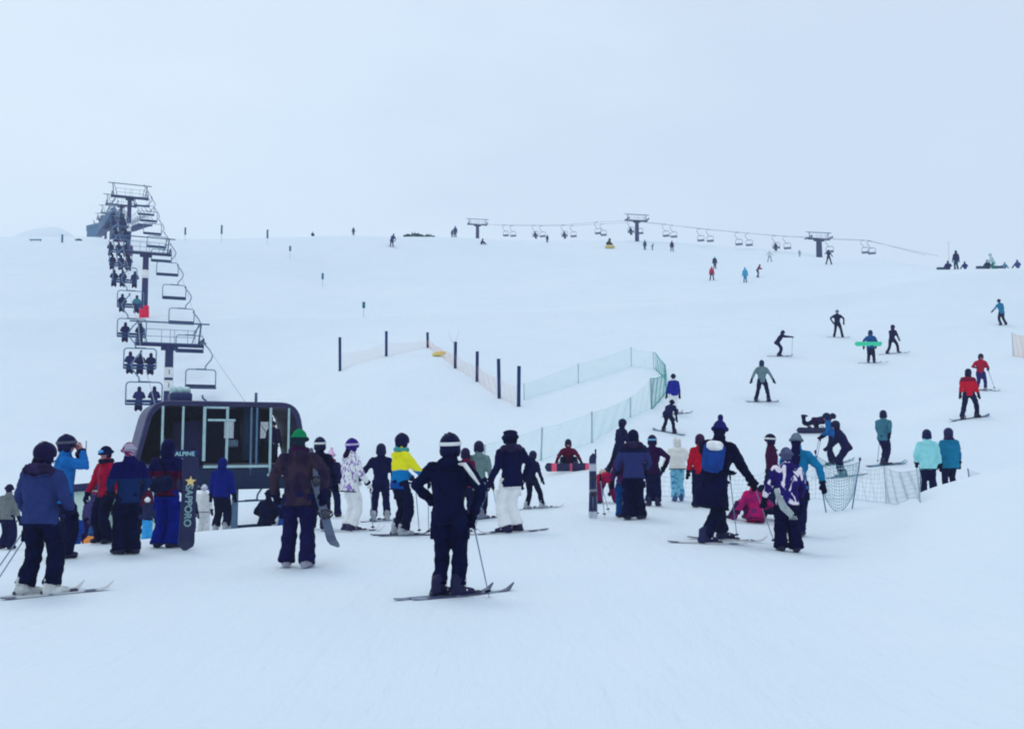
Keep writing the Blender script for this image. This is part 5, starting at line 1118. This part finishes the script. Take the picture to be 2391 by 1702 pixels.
simple('yellow_bundle', 1024, 832, _yellow, 'small ochre yellow bundle lying beside the orange net', 'bundle')
def _mat(root, p):
    k = p.y/FOCAL; mb = MB(); mb.box((0, 0, .22), (11*k, .5, .22), None, .1); mb.build('cushion', cloth('mat_ochre', (190, 176, 130), .2), root)
    mb = MB(); mb.box((0, -.52, .2), (10*k, .02, .06)); mb.build('band', cloth('mat_band', (150, 140, 110), .2), root)
simple('crash_mat', 1424, 580, _mat, 'ochre crash mat under a dark figure left of the tall far tower', 'mat')
def _fork(root, p):
    k = p.y/FOCAL; mb = MB(); mb.tube([(0, 0, -.1), (0, 0, 46*k)], .012, 6); mb.build('stem', pale_metal, root)
    for sx in (-1, 1): mb = MB(); mb.tube([(0, 0, 46*k), (sx*7*k, 0, 58*k), (sx*13*k, .1, 80*k)], [.016, .014, .008], 6); mb.build('branch', pale_metal, root)
simple('forked_stick', 1059, 848, _fork, 'thin pale forked stick rising above a padded pole', 'stick')
def _wp(root, p):
    k = p.y/FOCAL; mb = MB(); mb.tube([(0, 0, -.2), (0, 0, 64*k)], .075, 10); mb.build('shaft', hard('wp', (176, 194, 218), .5, .2, .05), root)
    mb = MB(); mb.ell((0, 0, 64.5*k), .08, 8, 6); mb.build('cap', pale_metal, root)
simple('white_pole', 2216, 614, _wp, 'tall pale pole standing behind the seated group at right', 'pole')
def _stub(root, p):
    k = p.y/FOCAL; mb = MB(); mb.tube([(0, 0, -.2), (.02, 0, 18*k), (.0, 0, 36*k)], .014, 8); mb.build('post', hard('stub', (90, 90, 140), .6, .2, .1), root)
    mb = MB()
    for j in range(7):
        a = j/6; cord(mb, (.01 + a*.36, 0, 26*k - a*.15), (.0 + a*.36, 0, 10*k - a*.05), .004); cord(mb, (0, 0, (34-3.2*j)*k), (.36, 0, (20-1.6*j)*k), .004)
    mb.build('net_scrap', net_w, root, False)
simple('short_post', 2256, 1116, _stub, 'short post with a scrap of net above the snow bank', 'post', d=20.4)
for px, by, L, lab in ((2203, 616, 1.5, 'left of two dark boards lying by the seated group at right skyline'), (2296, 614, 1.4, 'dark board lying left of the dark green figure on the skyline'), (2333, 618, 1.4, 'teal board lying before the small blue seated figure')):
    p = spot(px, by) or crest(px, by); board_obj(Matrix.Translation(p + Vector((0, 0, .14))) @ Matrix.Rotation(R(90), 4, 'Z') @ Matrix.Rotation(R(75), 4, 'Y'), (30, 60, 100), lab.replace('left of two dark boards', 'dark board'), None, L)

# ------------------------------------------------------------------ boards, skis and poles that nobody stands on
p = spot(437, 1285); Lb = 1.63
Mb = Matrix.Translation(p + Vector((0, 0, Lb/2-.01))) @ Matrix.Rotation(R(8), 4, 'Z') @ Matrix.Rotation(R(2.5), 4, 'Y') @ Matrix.Rotation(R(90+5), 4, 'X') @ Matrix.Scale(.98, 4)
# plank runs along +y, base faces +z; after the turn +y points up and the base faces the camera
bo = board_obj(Mb, (19, 26, 70), 'tall dark snowboard with a star and white lettering standing upright beside the red jacket', None, Lb, None, False)
ltr = hard('letter_pale', (98, 138, 160), .5, .2, .2, scale=16)
text_on('SAPPORO', .165, Matrix.Translation((.0, -.06, .019)) @ Matrix.Rotation(R(-90), 4, 'Z'), ltr, bo)
sm = MB(); rr = []
for z_ in (.017, .024): rr.append([Vector((.02 + (.098 if k % 2 == 0 else .042)*math.sin(2*math.pi*k/10), .36 + (.098 if k % 2 == 0 else .042)*math.cos(2*math.pi*k/10), z_)) for k in range(10)])
sm.rings(rr); sm.build('star', hard('star_gold', (190, 170, 124), .5, .2, .1), bo, False)
for sy in (-1, 1):
    mb = MB(); mb.box((0, sy*.25, -.03), (.12, .06, .02), None, .01); mb.tube([(-.11, sy*.25, -.04), (-.13, sy*.25, -.18), (.13, sy*.25, -.18), (.11, sy*.25, -.04)], .02, 6); mb.build('binding', hard('binding', (40, 46, 70)), bo)
# board under the brown-jacketed snowboarder's arm
b0, b1 = P3d(779, 1281, 13.75), P3d(716, 1050, 13.95); ax = (b1-b0).normalized(); xx = Vector((.28, .96, 0)); xx = (xx - ax*xx.dot(ax)).normalized(); zz = xx.cross(ax)
Mb = Matrix((xx, ax, zz)).transposed().to_4x4(); Mb.translation = (b0+b1)/2
board_obj(Mb, (52, 72, 110), 'slate snowboard with bindings carried under the arm of the brown jacketed snowboarder', None, (b1-b0).length, (40, 56, 96))
i47 = P47; c47 = i47['M'] @ Vector((0, 0, 0)); k47 = c47.y/FOCAL
Mb = Matrix.Translation(Vector((side_of(2029, 803)*(c47.y-.25), c47.y-.25, Z(c47.y-.25, 803)))) @ Matrix.Rotation(R(90), 4, 'Z') @ Matrix.Rotation(R(68), 4, 'Y')
board_obj(Mb, (44, 178, 152), 'bright green snowboard carried across the back of a blue clad skier', None, 1.55, None, False)
ph = P3['M'] @ Vector((.08, .30, 1.64)); mb = MB(); mb.box((0, 0, 0), (.037, .005, .075), None, .004); po = mb.build('phone', hard('phone_black', (24, 26, 60), .3, .5), None); po.matrix_world = Matrix.Translation(ph) @ Matrix.Rotation(R(-62), 4, 'Z'); tag(po, 'small dark phone held up by the person in bright blue', 'phone')
mb = MB(); mb.box((0, -.006, 0), (.034, .001, .07)); mb.build('screen', hard('screen', (60, 70, 110), .1, .5), po, False)
for dx, tilt, nm in ((0, 2, 'left'), (.075, -1.5, 'right')):
    p = spot(1380, 1210) + Vector((dx, .03*dx, .66)); M_ = Matrix.Translation(p) @ Matrix.Rotation(R(20+8*dx), 4, 'Z') @ Matrix.Rotation(R(90+tilt), 4, 'X') @ Matrix.Rotation(R(tilt), 4, 'Y')
    ski_obj((34, 44, 90), (150, 170, 200), '%s of two dark skis stuck upright in the snow' % nm, 'upright skis in the snow', M_, 1.40)
for px, by, tx_, ty, nm in ((1395, 1206, 1391, 1052, 'tallest vertical'), (1412, 1208, 1402, 1110, 'short leaning'), (1422, 1196, 1404, 1128, 'slim tilted')):
    p = spot(px, by); tp = Vector((side_of(tx_, ty)*p.y, p.y+.05, Z(p.y, ty)))
    pole_obj(tp, p, p.y, '%s ski pole stuck in the snow right of the upright skis' % nm, 'poles by the upright skis', (96, 130, 160))
# small haversack among the children
p = spot_d(222, 21.0); r_ = empty('rucksack', p, 'orange rucksack on the snow among the small children', 'rucksack')
mb = MB(); mb.box((0, 0, .2), (.15, .1, .2), None, .08); fuse(mb.build('bag', cloth('orange', (190, 116, 66), .2), r_), .02, 2, .02, .1); mb = MB(); mb.tube([(-.05, 0, .38), (0, 0, .46), (.05, 0, .38)], .012, 6); mb.build('handle', cloth('grip_dark', (14, 18, 46)), r_)

sp0 = P3d(1812, 1140, 15.35); inv_ = [P3d(1812, 1140, 15.35), P3d(1818, 1160, 15.3), P3d(1830, 1184, 15.28), P3d(1850, 1204, 15.3)]
r_ = empty('scarf', sp0, 'pale grey scarf trailing from the hand of the camouflage jacket wearer', 'scarf')
mb = MB(); mb.tube([p - sp0 for p in inv_], [.035, .055, .07, .055], 10, (1, 0, 0), .45); fuse(mb.build('cloth', cloth('scarf_pale', (128, 150, 170), .25), r_), .014, 1, .015, .05)
mb = MB()
for k in range(5): mb.tube([inv_[-1] - sp0 + Vector((-.05+.025*k, -.01, 0)), inv_[-1] - sp0 + Vector((-.045+.03*k, -.01, -.06))], .008, 5)
mb.build('fringe', cloth('scarf_pale', (128, 150, 170), .25), r_)

bake_all()
# ------------------------------------------------------------------ winter air
hz = MB(); hz.box((0, 480, 112), (1300, 560, 134))
ho = hz.build('haze', None, None, False); tag(ho, kind='stuff')
hm = bpy.data.materials.new('haze'); hm.use_nodes = True; ht = hm.node_tree; ht.nodes.clear()
hout = ht.nodes.new('ShaderNodeOutputMaterial'); hv = ht.nodes.new('ShaderNodeVolumePrincipled')
hv.inputs['Color'].default_value = (.86, .93, 1, 1); hv.inputs['Density'].default_value = .0006; hv.inputs['Anisotropy'].default_value = 0.0
ht.links.new(hv.outputs[0], hout.inputs['Volume']); ho.data.materials.append(hm)
